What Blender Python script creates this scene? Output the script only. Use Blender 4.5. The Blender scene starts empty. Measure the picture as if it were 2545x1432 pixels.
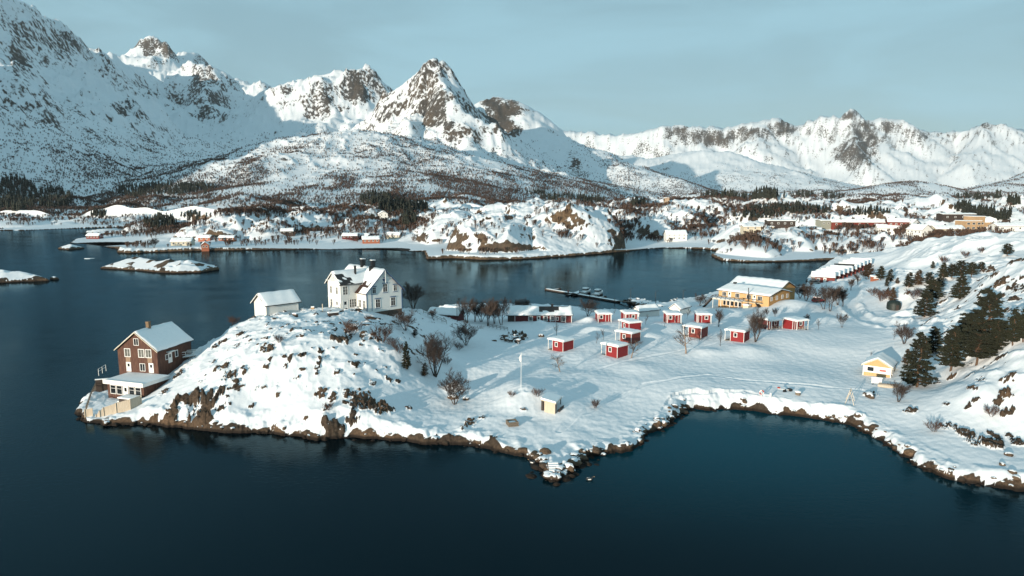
import bpy, bmesh, math, random
import numpy as np
from mathutils import Vector, Matrix

# ------------------------------------------------------------------ camera, world, sun, exposure
S = bpy.context.scene
COL = S.collection
CAM_H = 40.0
FPX = 1690.0                      # focal length in photo pixels (photo 2545 x 1432)
PX0, PY0 = 1272.5, 716.0
PITCH = math.atan(246.0 / FPX)
cam_d = bpy.data.cameras.new("camera")
cam = bpy.data.objects.new("camera", cam_d)
COL.objects.link(cam)
cam_d.sensor_width = 36.0
cam_d.lens = 36.0 * FPX / 2545.0
cam_d.clip_start = 1.0
cam_d.clip_end = 60000.0
cam.location = (0, 0, CAM_H)
cam.rotation_euler = (math.pi / 2 - PITCH, 0, 0)
S.camera = cam
S.view_settings.view_transform = 'Standard'
S.view_settings.look = 'None'
S.view_settings.gamma = 1.0
S.view_settings.use_curve_mapping = False
S.view_settings.exposure = 0.38
try:
    S.cycles.max_bounces = 6
    S.cycles.diffuse_bounces = 2
    S.cycles.glossy_bounces = 3
    S.cycles.transparent_max_bounces = 4
except Exception:
    pass

SUN_EL = math.radians(6.3)
LIGHT_AZ = math.radians(36.0)     # sunlight travels this far to the right of straight ahead
ldir = Vector((math.sin(LIGHT_AZ) * math.cos(SUN_EL), math.cos(LIGHT_AZ) * math.cos(SUN_EL), -math.sin(SUN_EL)))
sun_d = bpy.data.lights.new("sun", 'SUN')
sun_d.energy = 5.0
sun_d.angle = math.radians(0.5)
sun_d.color = (1.0, 0.87, 0.70)
sun = bpy.data.objects.new("sun", sun_d)
COL.objects.link(sun)
sun.rotation_euler = ldir.to_track_quat('-Z', 'Y').to_euler()

W = bpy.data.worlds.new("World")
S.world = W
W.use_nodes = True
wt = W.node_tree
wt.nodes.clear()
wo = wt.nodes.new('ShaderNodeOutputWorld')
wb = wt.nodes.new('ShaderNodeBackground')
sk = wt.nodes.new('ShaderNodeTexSky')
sk.sky_type = 'NISHITA'
sk.sun_disc = False
sk.sun_elevation = SUN_EL
sk.sun_rotation = LIGHT_AZ + math.pi
sk.altitude = 0
sk.air_density = 1.0
sk.dust_density = 0.2
sk.ozone_density = 1.6
wb.inputs['Strength'].default_value = 0.056
# thin cirrus over the blue
tc = wt.nodes.new('ShaderNodeTexCoord')
mp = wt.nodes.new('ShaderNodeMapping')
mp.inputs['Scale'].default_value = (1.6, 1.6, 7.0)
mp.inputs['Rotation'].default_value = (0.0, 0.22, 0.3)
nz = wt.nodes.new('ShaderNodeTexNoise')
nz.inputs['Scale'].default_value = 1.3
nz.inputs['Detail'].default_value = 7
nz.inputs['Roughness'].default_value = 0.52
nz.inputs['Distortion'].default_value = 0.5
rp = wt.nodes.new('ShaderNodeMapRange')
rp.inputs['From Min'].default_value = 0.38
rp.inputs['From Max'].default_value = 0.66
rp.inputs['To Min'].default_value = 0.62
rp.inputs['To Max'].default_value = 0.86
rp.interpolation_type = 'SMOOTHSTEP'
mx = wt.nodes.new('ShaderNodeMix')
mx.data_type = 'RGBA'
mx.inputs['B'].default_value = (5.1, 8.9, 10.6, 1)
wt.links.new(tc.outputs['Generated'], mp.inputs['Vector'])
wt.links.new(mp.outputs['Vector'], nz.inputs['Vector'])
wt.links.new(nz.outputs['Fac'], rp.inputs['Value'])
wt.links.new(rp.outputs['Result'], mx.inputs['Factor'])
wt.links.new(sk.outputs['Color'], mx.inputs['A'])
wt.links.new(mx.outputs['Result'], wb.inputs['Color'])
wt.links.new(wb.outputs['Background'], wo.inputs['Surface'])

# ------------------------------------------------------------------ pixel <-> world helpers
CT, ST = math.cos(PITCH), math.sin(PITCH)
def ray(px, py):
    a = (px - PX0) / FPX; b = (PY0 - py) / FPX
    return a, CT + b * ST, -ST + b * CT
def at_z(px, py, z):
    a, y, d = ray(px, py); t = (z - CAM_H) / d
    return a * t, y * t
def at_d(px, py, Y):
    a, y, d = ray(px, py); t = Y / y
    return a * t, Y, CAM_H + d * t

# ------------------------------------------------------------------ noise
_rng = np.random.RandomState(7)
_P = _rng.permutation(512).astype(np.int32)
_ANG = _rng.rand(512).astype(np.float32) * 2 * np.pi
_GX, _GY = np.cos(_ANG), np.sin(_ANG)
def pn(x, y, seed=0):
    x = np.asarray(x, np.float32); y = np.asarray(y, np.float32)
    xf = np.floor(x); yf = np.floor(y)
    xi = xf.astype(np.int32); yi = yf.astype(np.int32)
    fx = x - xf; fy = y - yf
    u = fx * fx * fx * (fx * (fx * 6 - 15) + 10); v = fy * fy * fy * (fy * (fy * 6 - 15) + 10)
    def g(ix, iy, dx, dy):
        h = _P[(_P[(ix + seed * 37) & 511] + iy) & 511]
        return _GX[h] * dx + _GY[h] * dy
    a = g(xi, yi, fx, fy); b = g(xi + 1, yi, fx - 1, fy)
    c = g(xi, yi + 1, fx, fy - 1); d = g(xi + 1, yi + 1, fx - 1, fy - 1)
    return 1.5 * ((a + u * (b - a)) + v * ((c + u * (d - c)) - (a + u * (b - a))))
def fbm(x, y, scale, octv=4, seed=0, gain=0.5):
    r = 0; amp = 1.0; s = 1.0 / scale
    for i in range(octv):
        r = r + amp * pn(x * s + 13.7 * i, y * s - 7.3 * i, seed + i); amp *= gain; s *= 2.03
    return r
def ridged(x, y, scale, octv=5, seed=0, gain=0.55):
    r = 0; amp = 1.0; s = 1.0 / scale; w = 1.0
    for i in range(octv):
        n = 1 - np.abs(pn(x * s + 3.1 * i, y * s + 9.2 * i, seed + i)) * 1.6
        n = np.clip(n, 0, 1) ** 2 * w
        r = r + amp * n; w = np.clip(n * 1.6, 0, 1); amp *= gain; s *= 2.1
    return r
def sstep(a, b, x):
    t = np.clip((x - a) / (b - a), 0, 1); return t * t * (3 - 2 * t)
# ------------------------------------------------------------------ terrain
def d0(px, py):                    # sea-level point under a photo pixel
    return at_z(px, py, 0.0)
NEAR = [d0(*p) for p in [(186,1030),(200,1050),(260,1058),(350,1056),(420,1062),(490,1066),(560,1076),(640,1078),(720,1083),(790,1094),
  (850,1090),(920,1092),(990,1097),(1060,1104),(1120,1106),(1190,1113),(1250,1127),(1310,1136),(1338,1150),(1345,1178),(1370,1196),(1395,1193),(1412,1182),(1425,1165),(1450,1140),
  (1490,1131),(1540,1126),(1572,1120),(1600,1098),(1612,1078),(1660,1060),(1690,1040),(1708,1022),(1730,1018),(1765,1022),(1800,1017),
  (1860,1020),(1910,1029),(1960,1033),(2010,1041),(2060,1047),(2110,1057),(2150,1075),(2190,1100),(2240,1133),(2290,1165),(2350,1188),(2420,1205),(2490,1215),(2560,1222)]]
NEAR += [(85, 86), (110, 74), (200, 66), (420, 66), (900, 250), (900, 330), (320, 335)]
NEAR += [d0(*p) for p in [(2260,648),(2190,645),(2176,652),(2150,656),(2085,655),(2040,668),(2008,690),(2000,716),(1985,724),(1880,722),(1790,728),(1740,742),(1690,752),(1650,762),
  (1600,752),(1560,746),(1558,753),(1600,766),(1640,775),(1560,780),(1480,783),(1430,776),(1330,768),(1250,768),(1150,770),(1080,772)]]
NEAR += [(-14, 206), (-38, 194), (-57, 180), (-68, 165), (-72, 152), (-74, 142), (-77, 133), (-82, 126)]
FAR = [d0(*p) for p in [(-900,560),(-400,568),(-100,572),(0,573),(60,573),(110,571),(190,568)]] + [(-360, 760), (-350, 700)] + [d0(*p) for p in [(176,580),(240,581),(300,583),(260,590),(190,597),(174,604),(230,609),(300,620),(290,628),(320,630),
  (400,627),(500,624),(640,622),(760,620),(900,621),(1055,626),(1060,645),(1130,643),(1200,647),(1300,645),(1350,642),(1420,637),(1500,631),(1560,625),(1610,619),(1640,617),(1700,618),(1750,620),(1788,625),
  (1768,638),(1795,649),(1850,652),(1920,652),(2000,650),(2100,646),(2180,645),(2260,644)]] + [(320, 340), (900, 330), (12000, 600), (12000, 12000), (-12000, 12000), (-12000, 900)]
ISLE = [[d0(*p) for p in [(250,668),(300,671),(350,674),(400,679),(440,680),(500,678),(545,671),(535,664),(490,659),(430,661),(400,657),(370,648),(320,649),(280,660)]],
        [d0(*p) for p in [(-80,706),(0,704),(60,701),(125,699),(108,693),(60,688),(0,688),(-80,690)]],
        [d0(*p) for p in [(142,619),(170,622),(210,618),(190,613),(165,614)]]]
ISLE += [[d0(*p) for p in [(122,695),(136,697),(150,695),(136,692)]]]

def sdist(poly, X, Y):
    P = np.array(poly, np.float32); Q = np.roll(P, -1, 0)
    best = np.full(X.shape, 1e12, np.float32); ins = np.zeros(X.shape, bool)
    for (ax, ay), (bx, by) in zip(P, Q):
        ex, ey = bx - ax, by - ay
        l2 = ex * ex + ey * ey + 1e-9
        t = np.clip(((X - ax) * ex + (Y - ay) * ey) / l2, 0, 1)
        d = (X - ax - t * ex) ** 2 + (Y - ay - t * ey) ** 2
        np.minimum(best, d, out=best)
        if ay != by:
            c = ((ay > Y) != (by > Y)) & (X < (ex) * (Y - ay) / (by - ay) + ax)
            ins ^= c
    s = np.sqrt(best)
    return np.where(ins, s, -s)

# height control points of the near land: photo pixel, height above sea
CP = [(912,775,12.2),(665,785,12.3),(1000,783,9.8),(960,797,10.4),(1000,803,9.2),(900,800,11.4),(940,786,11.2),(800,790,12.4),(610,796,11.6),(560,830,10),(510,868,7.6),(700,850,11.6),(640,930,7.4),(640,1010,3.0),
 (850,850,11.2),(850,950,6.6),(900,1000,4.2),(980,930,6.2),(1000,860,9.6),(1040,1000,2.6),(1100,940,3.0),(1090,870,5.0),(1150,800,5.0),(560,950,6.3),(500,1000,3.9),(450,1000,3.3),(402,940,3.2),(370,1000,2.4),
 (1080,790,8.0),(1100,779,4.0),(1180,777,3.0),(1050,777,8.0),(1040,830,9.0),(1200,960,2.3),(1300,900,3.6),(1296,962,5.0),(1330,1010,2.6),(1240,985,2.6),(1400,1060,1.5),(1250,1075,1.2),(1500,1000,2.0),(1500,950,2.5),(1395,882,3.8),(1530,892,3.8),(1562,862,4.4),
 (1565,822,4.7),(1567,806,4.8),(1501,804,4.3),(1673,806,6.0),(1748,805,5.0),(1725,840,5.0),(1833,850,4.5),(1915,820,4.7),(1977,824,5.2),(1300,801,4.0),(1420,800,3.6),(1700,768,3.0),(1200,790,3.0),
 (1850,757,3.6),(1975,757,5.8),(1780,760,3.0),(2080,745,4.3),(2015,706,2.0),(2140,690,3.4),(2000,880,3.3),(1800,920,3.2),(2000,960,2.9),(1700,930,3.0),(2195,945,3.0),(2150,800,4.4),(2230,770,5.6),(2060,775,4.8),
 (2300,700,12),(2200,680,8),(2300,640,13),(2440,640,17),(2545,600,22),(2545,660,22),(2450,700,17.5),(2400,780,11.5),(2300,790,7.5),(2545,760,18),(2400,872,8),(2320,960,4.2),(2545,870,12.5),(2450,925,8.5),
 (2400,1010,4.6),(2545,1000,6.5),(2545,1085,2.6),(2450,1125,2.0),(2380,1085,2.2),(2250,1060,1.5),(2100,1010,2.3),(1640,775,1.8),(2480,880,10.5),(1650,880,4.0),(1450,840,4.2),(1350,850,3.7),(1890,760,4.2),
 (320,1000,1.4),(280,1000,1.3),(245,1000,1.2),(228,985,1.3),(425,917,3.3),(452,902,4.3),(482,884,6.0),(1650,1000,1.6),(1850,980,2.4)]
cpw = []
for px, py, z in CP:
    x, y = at_z(px, py, z); cpw.append((x, y, z))
cpw += [(-67,152,5.5),(-63,162,5.5),(-50,174,7),(-25,188,6),(-48,156,12.0),(-56.5,155,11.2),(-30,168,10.5),(-75,121,1.2),(-25,160.5,9.4),(-26.8,157,9.6),(-29.5,153.5,10.4),(150,300,2.8),(164,319,3.0),(170,312,3.8),(140,285,2.8),(-73,124,1.25),(-69.5,123,1.8),(-78,122,1.1),(12,199,4),(100,205,4.0),(140,80,8),(180,110,24),(230,160,26),(260,240,24),(200,300,16),(330,240,30),(150,330,10),(420,300,30),(420,120,34)]
cpw = np.array(cpw, np.float64)
def _phi(r2): return np.sqrt(r2 + 9.0)
_n = len(cpw)
_A = np.zeros((_n + 3, _n + 3))
_dx = cpw[:, None, :2] - cpw[None, :, :2]
_A[:_n, :_n] = _phi((_dx ** 2).sum(-1)) - np.eye(_n) * 0.25
_A[:_n, _n] = 1; _A[:_n, _n+1:] = cpw[:, :2]; _A[_n, :_n] = 1; _A[_n+1:, :_n] = cpw[:, :2].T
_w = np.linalg.solve(_A, np.concatenate([cpw[:, 2], [0, 0, 0]]))
def rbf(X, Y):
    out = _w[_n] + _w[_n+1] * X + _w[_n+2] * Y
    for i in range(_n):
        out = out + _w[i] * np.sqrt((X - cpw[i, 0]) ** 2 + (Y - cpw[i, 1]) ** 2 + 9.0)
    return out

# grid: columns of constant bearing, rows of constant depth, finer close by
UD = np.linspace(-0.86, 0.86, 1240)
UC = np.concatenate([-np.geomspace(0.87, 8.0, 60)[::-1], UD, np.geomspace(0.87, 1.5, 22)])
rows = [70.0]
while rows[-1] < 11500:
    y = rows[-1]
    if y < 90: s = 0.5
    elif y < 140: s = 0.24
    elif y < 330: s = max(0.24, y * 0.0021)
    elif y < 760: s = y * 0.0026
    elif y < 4500: s = y * 0.0045
    else: s = y * 0.009
    rows.append(y + s)
YR = np.array(rows)
NR, NC = len(YR), len(UC)
RN = int(np.searchsorted(YR, 345))       # near block
RF = int(np.searchsorted(YR, 800))       # far shore block ends, mountains begin
GX = (UC[None, :] * YR[:, None]).astype(np.float32)
GY = np.repeat(YR[:, None], NC, 1).astype(np.float32)

def upsample(fn, r0, r1, st=6):
    ri = np.unique(np.concatenate([np.arange(r0, r1, st), [r1 - 1]])); ci = np.unique(np.concatenate([np.arange(0, NC, st), [NC - 1]]))
    C = fn(GX[np.ix_(ri, ci)].astype(np.float64), GY[np.ix_(ri, ci)].astype(np.float64))
    rr = np.arange(r0, r1); cc = np.arange(NC)
    k = np.clip(np.searchsorted(ri, rr, 'right') - 1, 0, len(ri) - 2); t = ((YR[rr] - YR[ri[k]]) / (YR[ri[k+1]] - YR[ri[k]]))[:, None]
    C = C[k] * (1 - t) + C[k+1] * t
    k = np.clip(np.searchsorted(ci, cc, 'right') - 1, 0, len(ci) - 2); t = ((UC[cc] - UC[ci[k]]) / (UC[ci[k+1]] - UC[ci[k]]))[None, :]
    return (C[:, k] * (1 - t) + C[:, k+1] * t).astype(np.float32)

X, Y = GX[:RN], GY[:RN]
SD = np.full((RF, NC), -60, np.float32)
Xs, Ys = GX[:RF], GY[:RF]
wob = 0.75 * fbm(Xs, Ys, 3.0, 4, 41) + 0.6 * pn(Xs / 9, Ys / 9, 44)
sdn = np.full((RF, NC), -60, np.float32)
sdn[:RN+60] = sdist(NEAR, Xs[:RN+60], Ys[:RN+60])
sdf = np.full((RF, NC), -60, np.float32)
r300 = int(np.searchsorted(YR, 330))
sdf[r300:] = sdist(FAR, Xs[r300:], Ys[r300:])
sdi = np.full((RF, NC), -60, np.float32)
for I in ISLE:
    r0 = int(np.searchsorted(YR, min(p[1] for p in I) - 6)); r1 = int(np.searchsorted(YR, max(p[1] for p in I) + 6))
    sdi[r0:r1] = np.maximum(sdi[r0:r1], sdist(I, Xs[r0:r1], Ys[r0:r1]))
joint = (GX[:RF] > 175) & (Ys > 300) & (Ys < 350)
SDALL = np.maximum(np.maximum(sdn, sdf), sdi) + wob * np.where(sdf > -50, 1.0, 0.75)
SDALL = np.where(joint, np.maximum(SDALL, np.clip((GX[:RF] - 188) * 0.5, -60, 12)), SDALL)

def shore(s, lip, slope):
    return np.where(s < 0, np.maximum(s * 1.6, -2.0), lip * sstep(0, 0.55, s) + slope * np.maximum(s, 0))

ROCK = np.zeros((NR, NC), np.float32)
Z = np.zeros((NR, NC), np.float32)
# near land
hb = upsample(rbf, 0, RN, 6)
sd = SDALL[:RN]
fld = sstep(8, 18, X) * sstep(7, 5.5, hb)
drift = (0.30 * fbm(X, Y, 16, 3, 3) + 0.10 * fbm(X, Y, 4.0, 3, 5)) * (1 - .62 * fld) + .28 * fld * fbm(X, Y, 28, 2, 4)
steepzone = sstep(3.5, 7.0, hb) * sstep(10, -30, X) + sstep(40, 70, X) * sstep(5, 9, hb) * sstep(200, 150, Y)
rough = 0.55 * (ridged(X, Y, 7.5, 4, 9) - 0.8) + 0.5 * fbm(X, Y, 5, 3, 12)
zl = np.maximum(hb, 0.9) + drift + rough * np.clip(steepzone, 0, 1) * 0.6 + 0.05 * fbm(X, Y, 1.3, 3, 6)
lip = 0.34 + 0.30 * pn(X / 2.2, Y / 2.2, 77) + 0.25 * pn(X / 9, Y / 9, 78)
Zn = np.minimum(zl, shore(sd, lip, 0.85 + 0.0 * sd))
# ridges of snow-covered stones right behind the water's edge
edge = sstep(0.2, 0.9, sd) * sstep(4.5, 2.0, sd)
Zn = Zn + edge * 0.40 * np.clip(fbm(X, Y, 2.6, 3, 21) + 0.2, 0, 1)
# humps of the rocky snow land on the right
right = sstep(0.53, 0.60, X / Y) * sstep(150, 175, Y) * sstep(345, 325, Y)
Zn = Zn + right * (np.clip(fbm(X, Y, 42, 3, 151), -.35, 1) * 5.0 + (ridged(X, Y, 15, 4, 153) - .8) * 1.1)
right2 = sstep(0.60, 0.66, X / Y) * sstep(150, 140, Y)
Zn = Zn + right2 * np.clip(fbm(X, Y, 14, 3, 155), -.5, 1) * 1.1 * sstep(3, 6, hb)
# ploughed heaps and humps on the field: photo pixel, radius, height
for px, py, r_, h_ in [(1135,948,2.2,1.9),(1475,822,4.2,1.0),(1462,797,2.6,1.2),(1345,806,2.2,1.2),(1960,768,11,1.4),(1602,846,5,1.3),(1700,940,13,.8),(1450,925,8,.8),(1860,872,6,1.1),(1800,779,6,1.3),(1875,800,4,1.0),(1590,905,5,.6),(1380,985,6,.6),(1760,875,4,.7),(2050,800,7,1.0),(1240,950,7,.6),(1930,850,9,.7),(2090,870,9,.6),(2020,925,12,.6),(1150,900,6,.8)]:
    xw, yw = at_z(px, py, 4.2)
    Zn = Zn + h_ * np.exp(-(((X - xw) / r_) ** 2 + ((Y - yw) / (r_ * .8)) ** 2) * 1.3) * (sd > 3)
def poly_d(P):
    D_ = np.full(X.shape, 1e9, np.float32)
    for (ax, ay), (bx, by) in zip(P[:-1], P[1:]):
        ex, ey = bx - ax, by - ay; t = np.clip(((X - ax) * ex + (Y - ay) * ey) / (ex * ex + ey * ey), 0, 1)
        np.minimum(D_, np.hypot(X - ax - t * ex, Y - ay - t * ey), out=D_)
    return D_
road = [at_z(px, py, z_) for px, py, z_ in [(2080,700,3.0),(2120,712,3.4),(2118,738,4.0),(2108,758,4.3),(2125,778,4.6),(2160,797,4.6),(2215,812,5.4),(2290,822,6.8),(2370,822,8.5)]]
d_ = poly_d(road) + .35 * pn(X / 3, Y / 3, 161)
Zn = Zn - .35 * sstep(2.4, 1.6, d_) + .75 * np.exp(-((d_ - 3.1) / .75) ** 2) * (.6 + .5 * pn(X / 4, Y / 4, 163))
for tr in [[(1310,975),(1420,930),(1500,905),(1620,882),(1760,862),(1880,832),(2000,830),(2110,800)],[(1500,810),(1600,818),(1700,812),(1800,808),(1900,822)],[(1330,806),(1440,806),(1500,812)],[(1390,1030),(1440,1000),(1600,940),(1760,920),(1960,940),(2140,950)],[(820,790),(760,800),(700,815),(640,850)]]:
    d_ = poly_d([at_z(px, py, 4.2 if px > 1000 else 12) for px, py in tr]) + .5 * pn(X / 5, Y / 5, 165)
    Zn = Zn - .12 * sstep(.55, .25, d_) * (sd > 4) + .05 * np.exp(-((d_ - .7) / .25) ** 2) * (sd > 4)
Z[:RN] = Zn
LAND_TMP = Z

def col_of(px, py):
    a, y, d = ray(px, py); return a / y, d / y
def ground(px, py, ymin=70.0, ymax=11000.0):
    """First terrain (or sea) point under a photo pixel."""
    u, sl = col_of(px, py)
    c = min(max(np.searchsorted(UC, u) - 1, 0), NC - 2); t = (u - UC[c]) / (UC[c+1] - UC[c])
    zc = np.maximum(Z[:, c] * (1 - t) + Z[:, c+1] * t, 0.0)
    below = (CAM_H + sl * YR <= zc) & (YR >= ymin) & (YR <= ymax)
    i = int(np.argmax(below))
    if not below[i]: i = NR - 1
    if i > 0:
        f0 = CAM_H + sl * YR[i-1] - zc[i-1]; f1 = CAM_H + sl * YR[i] - zc[i]
        k = f0 / (f0 - f1) if f0 > f1 and f0 > 0 else 1.0
        yy = YR[i-1] + k * (YR[i] - YR[i-1])
    else: yy = YR[0]
    return (u * yy, yy, CAM_H + sl * yy)
def zat(x, y):
    u = x / y
    c = min(max(np.searchsorted(UC, u) - 1, 0), NC - 2); t = min(max((u - UC[c]) / (UC[c+1] - UC[c]), 0), 1)
    r = min(max(np.searchsorted(YR, y) - 1, 0), NR - 2); s = min(max((y - YR[r]) / (YR[r+1] - YR[r]), 0), 1)
    a = Z[r, c] * (1 - t) + Z[r, c+1] * t; b = Z[r+1, c] * (1 - t) + Z[r+1, c+1] * t
    return float(a * (1 - s) + b * s)

# bare rock outcrops: photo pixel, half size in pixels
OUT = """445 931 12 6,570 936 15 8,586 948 8 4,559 912 11 6,659 912 10 6,753 920 8 4,410 974 10 6,471 988 30 12,550 973 14 10,566 985 5 4,432 1002 12 12,468 1004 10 8,512 1012 22 32,430 1038 24 18,384 1040 9 10,
490 1048 26 14,546 1020 12 9,572 1004 5 5,625 1010 7 6,523 1040 9 5,691 982 6 7,798 980 13 13,828 988 9 13,812 1015 9 7,760 1041 7 5,815 1053 32 13,845 1060 13 11,680 1061 8 4,600 1070 14 7,862 980 10 12,
885 996 11 24,908 1000 13 22,945 1013 22 15,972 1019 11 7,858 1001 10 5,878 1024 8 9,876 1043 15 9,1016 1015 10 5,966 943 10 6,988 948 8 5,1156 1064 8 8,1170 1052 12 7,1199 1038 8 4,1125 1088 10 11,
1083 1087 5 6,1225 1090 8 8,1303 1018 8 4,653 825 3 5,622 847 5 3,591 860 4 5,670 866 12 9,652 866 6 8,754 884 8 5,672 893 5 7,707 887 8 4,847 844 18 7,869 822 10 8,902 832 8 8,928 832 6 8,896 858 7 3,867 839 8 4,
831 822 6 3,822 828 5 3,884 882 6 3,905 846 6 6,940 843 9 7,552 850 12 4,535 862 10 5,600 832 6 4,
2455 674 10 8,2469 685 8 6,2527 650 9 6,2510 652 6 5,2540 690 9 6,2489 700 12 6,2505 718 7 6,2529 718 12 7,2482 740 15 6,2514 747 10 4,2439 696 5 5,2523 741 7 5,2162 982 14 5,2367 939 9 4,2439 946 7 5,2416 963 6 4,2498 979 15 11,
2423 996 10 5,2476 996 9 5,2331 951 6 4,2256 729 8 4,2332 756 14 4,2262 1023 14 7,2350 1004 7 6,2404 1012 9 5,2346 1061 8 9,2366 1061 9 11,2401 1080 18 14,2464 1105 22 12,2474 1086 10 9,2417 1102 12 8,2506 1083 9 6,2528 1101 16 9,
2480 999 12 8,2509 1026 19 11,2496 977 14 8,2420 996 9 5,2362 941 9 5,2417 963 6 7,2502 946 7 5,1265 845 22 5,1290 838 18 5,1250 842 10 4,1345 834 4 3"""
for s in OUT.replace("\n", "").split(","):
    px, py, rx, ry = map(float, s.split())
    h = ground(px, py)
    h0 = ground(px, py + ry); h1 = ground(px, py - ry)
    xc, yc = h[0], h[1]
    rxw = rx * yc / FPX * 1.15; ryw = min(max((h1[1] - h0[1]) * 0.5, 0.35), 3.0) * 1.1
    m = 2.2
    r0, r1 = np.searchsorted(YR, [yc - ryw * m, yc + ryw * m]); c0, c1 = np.searchsorted(UC, [(xc - rxw * m) / yc, (xc + rxw * m) / yc])
    r1 += 1; c1 += 1
    x, y = GX[r0:r1, c0:c1], GY[r0:r1, c0:c1]
    n = fbm(x, y, max(rxw, 0.8) * 0.7, 4, 61, 0.6)
    q = 1 - np.sqrt(((x - xc) / rxw) ** 2 + ((y - yc) / ryw) ** 2) + 0.55 * n
    hgt = min(0.55 * rxw, 1.1)
    Z[r0:r1, c0:c1] += hgt * sstep(0, 0.35, q) * (0.55 + 0.5 * n)
    ROCK[r0:r1, c0:c1] = np.maximum(ROCK[r0:r1, c0:c1], sstep(-0.05, 0.35, q) * 1.0)
# small stones breaking through on the steep snow
n_ = fbm(X, Y, 2.6, 4, 191, .6); q_ = np.clip(steepzone, 0, 1) * (sd > 1) * sstep(.52, .75, n_ + .35 * pn(X / 11, Y / 11, 193))
Zn_ = Z[:RN]; Zn_ += .35 * q_; ROCK[:RN] = np.maximum(ROCK[:RN], q_)
# wet stone along the waterline
shb = sstep(-0.5, 0.0, sd) * sstep(0.85, 0.25, sd + 0.8 * pn(X / 2.0, Y / 2.0, 91) + 0.4 * pn(X / 7, Y / 7, 93))
ROCK[:RN] = np.maximum(ROCK[:RN], shb)

# ---- far shore
r0 = r300; r1 = RF
xf, yf = GX[r0:r1], GY[r0:r1]; sf = SDALL[r0:r1]
dep = np.maximum(sdf[r0:r1], 0)
base = 1.2 + 15 * sstep(10, 260, dep) + 3 * pn(xf / 120, yf / 120, 5)
kn = np.clip(fbm(xf, yf, 95, 2, 31), 0, 1) ** 0.7 * 15 * sstep(40, 160, dep)
kn2 = np.clip(fbm(xf, yf * 1.3, 38, 2, 35), 0, 1) ** 0.7 * 6 * sstep(20, 90, dep)
zf = base + kn + kn2
DOMES = [(1400,508,470,130,70),(1230,535,452,120,55),(1310,512,505,100,60),(1490,522,492,55,45),(1130,528,540,110,60),(620,520,575,120,70),(530,548,545,80,45),(760,530,580,110,50),(690,545,540,80,40),
 (1680,512,600,80,60),(1735,500,690,80,70),(1630,540,560,55,40),(1900,560,470,110,55),(1850,592,425,80,36),(2090,562,520,120,60),(2010,575,470,90,50),(2200,588,410,110,50),(400,548,620,90,40),(250,563,650,50,20),
 (60,548,740,90,40),(190,555,760,60,30),(910,548,560,70,40),(2330,600,330,140,45),(2420,610,380,150,60),(2500,585,420,160,70)]
for px, py, D, hw, hd in DOMES:
    x, y, zt = at_d(px, py, D)
    rw = hw * D / FPX
    wx = 0.25 * fbm(xf, yf, 40, 3, 51)
    q = ((xf - x) / rw) ** 2 + ((yf - y) / hd) ** 2
    q = q * (1 + wx)
    zf = np.maximum(zf, zt * np.clip(1 - q, 0, 1) ** 0.55 * (1 + 0.0 * q))
crag = ridged(xf, yf, 26, 5, 15)
block = np.round(fbm(xf, yf, 14, 3, 18) * 3) / 3
zf = zf + (crag - 0.7) * 2.6 * sstep(4, 14, zf) + block * 1.3 * sstep(5, 14, zf)
flat_town = sstep(0.45, 0.5, xf / yf) * sstep(350, 420, yf) * sstep(620, 540, yf)
Zf = np.minimum(zf, shore(sf, 0.9 + 0.5 * pn(xf / 6, yf / 6, 7), 0.42 + 0.55 * sstep(0.0, 0.6, pn(xf / 70, yf / 70, 8) + 0.2)))
# islets
zi = np.minimum(shore(sdi[r0:r1] + 0.3 * wob[r0:r1], 0.7, 0.34), 4.2 + 2.2 * fbm(xf, yf, 11, 3, 22))
Zi = np.where(sdi[r0:r1] > -4, zi, -9)
bl = sstep(300, 350, yf[:, :1]) * 1.0
znear = np.full_like(Zf, -9)
znear[:RN - r0] = Z[r0:RN]
# near and far land melt together on the right, elsewhere the higher one shows
mr = sstep(120, 190, xf) * (sdf[r0:r1] > -40)
t = np.clip((yf - 300) / 45, 0, 1)
nearv = np.where(yf < YR[RN-1], znear, -9)
mix = np.where((xf > 150) & (yf <= YR[RN-1]), znear * (1 - t) + np.maximum(Zf, znear * 0.8) * t, np.maximum(nearv, Zf))
Z[r0:r1] = np.maximum(mix, Zi)
ROCK[r0:r1] = np.maximum(ROCK[r0:r1], sstep(-0.6, 0, sf) * sstep(1.5, 0.7, sf) * (yf > 340))
# small far islets in the near block
r0i = int(np.searchsorted(YR, 240)); xi_, yi_ = GX[r0i:r0], GY[r0i:r0]
zi = np.minimum(shore(sdi[r0i:r0] + 0.3 * wob[r0i:r0], 0.7, 0.45), 3.6 + 2 * fbm(xi_, yi_, 10, 3, 22))
Z[r0i:r0] = np.maximum(Z[r0i:r0], np.where(sdi[r0i:r0] > -4, zi, -9))
ROCK[r0i:RF] = np.maximum(ROCK[r0i:RF], sstep(-0.5, 0.0, sdi[r0i:RF]) * sstep(0.9, 0.4, sdi[r0i:RF]))

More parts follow.
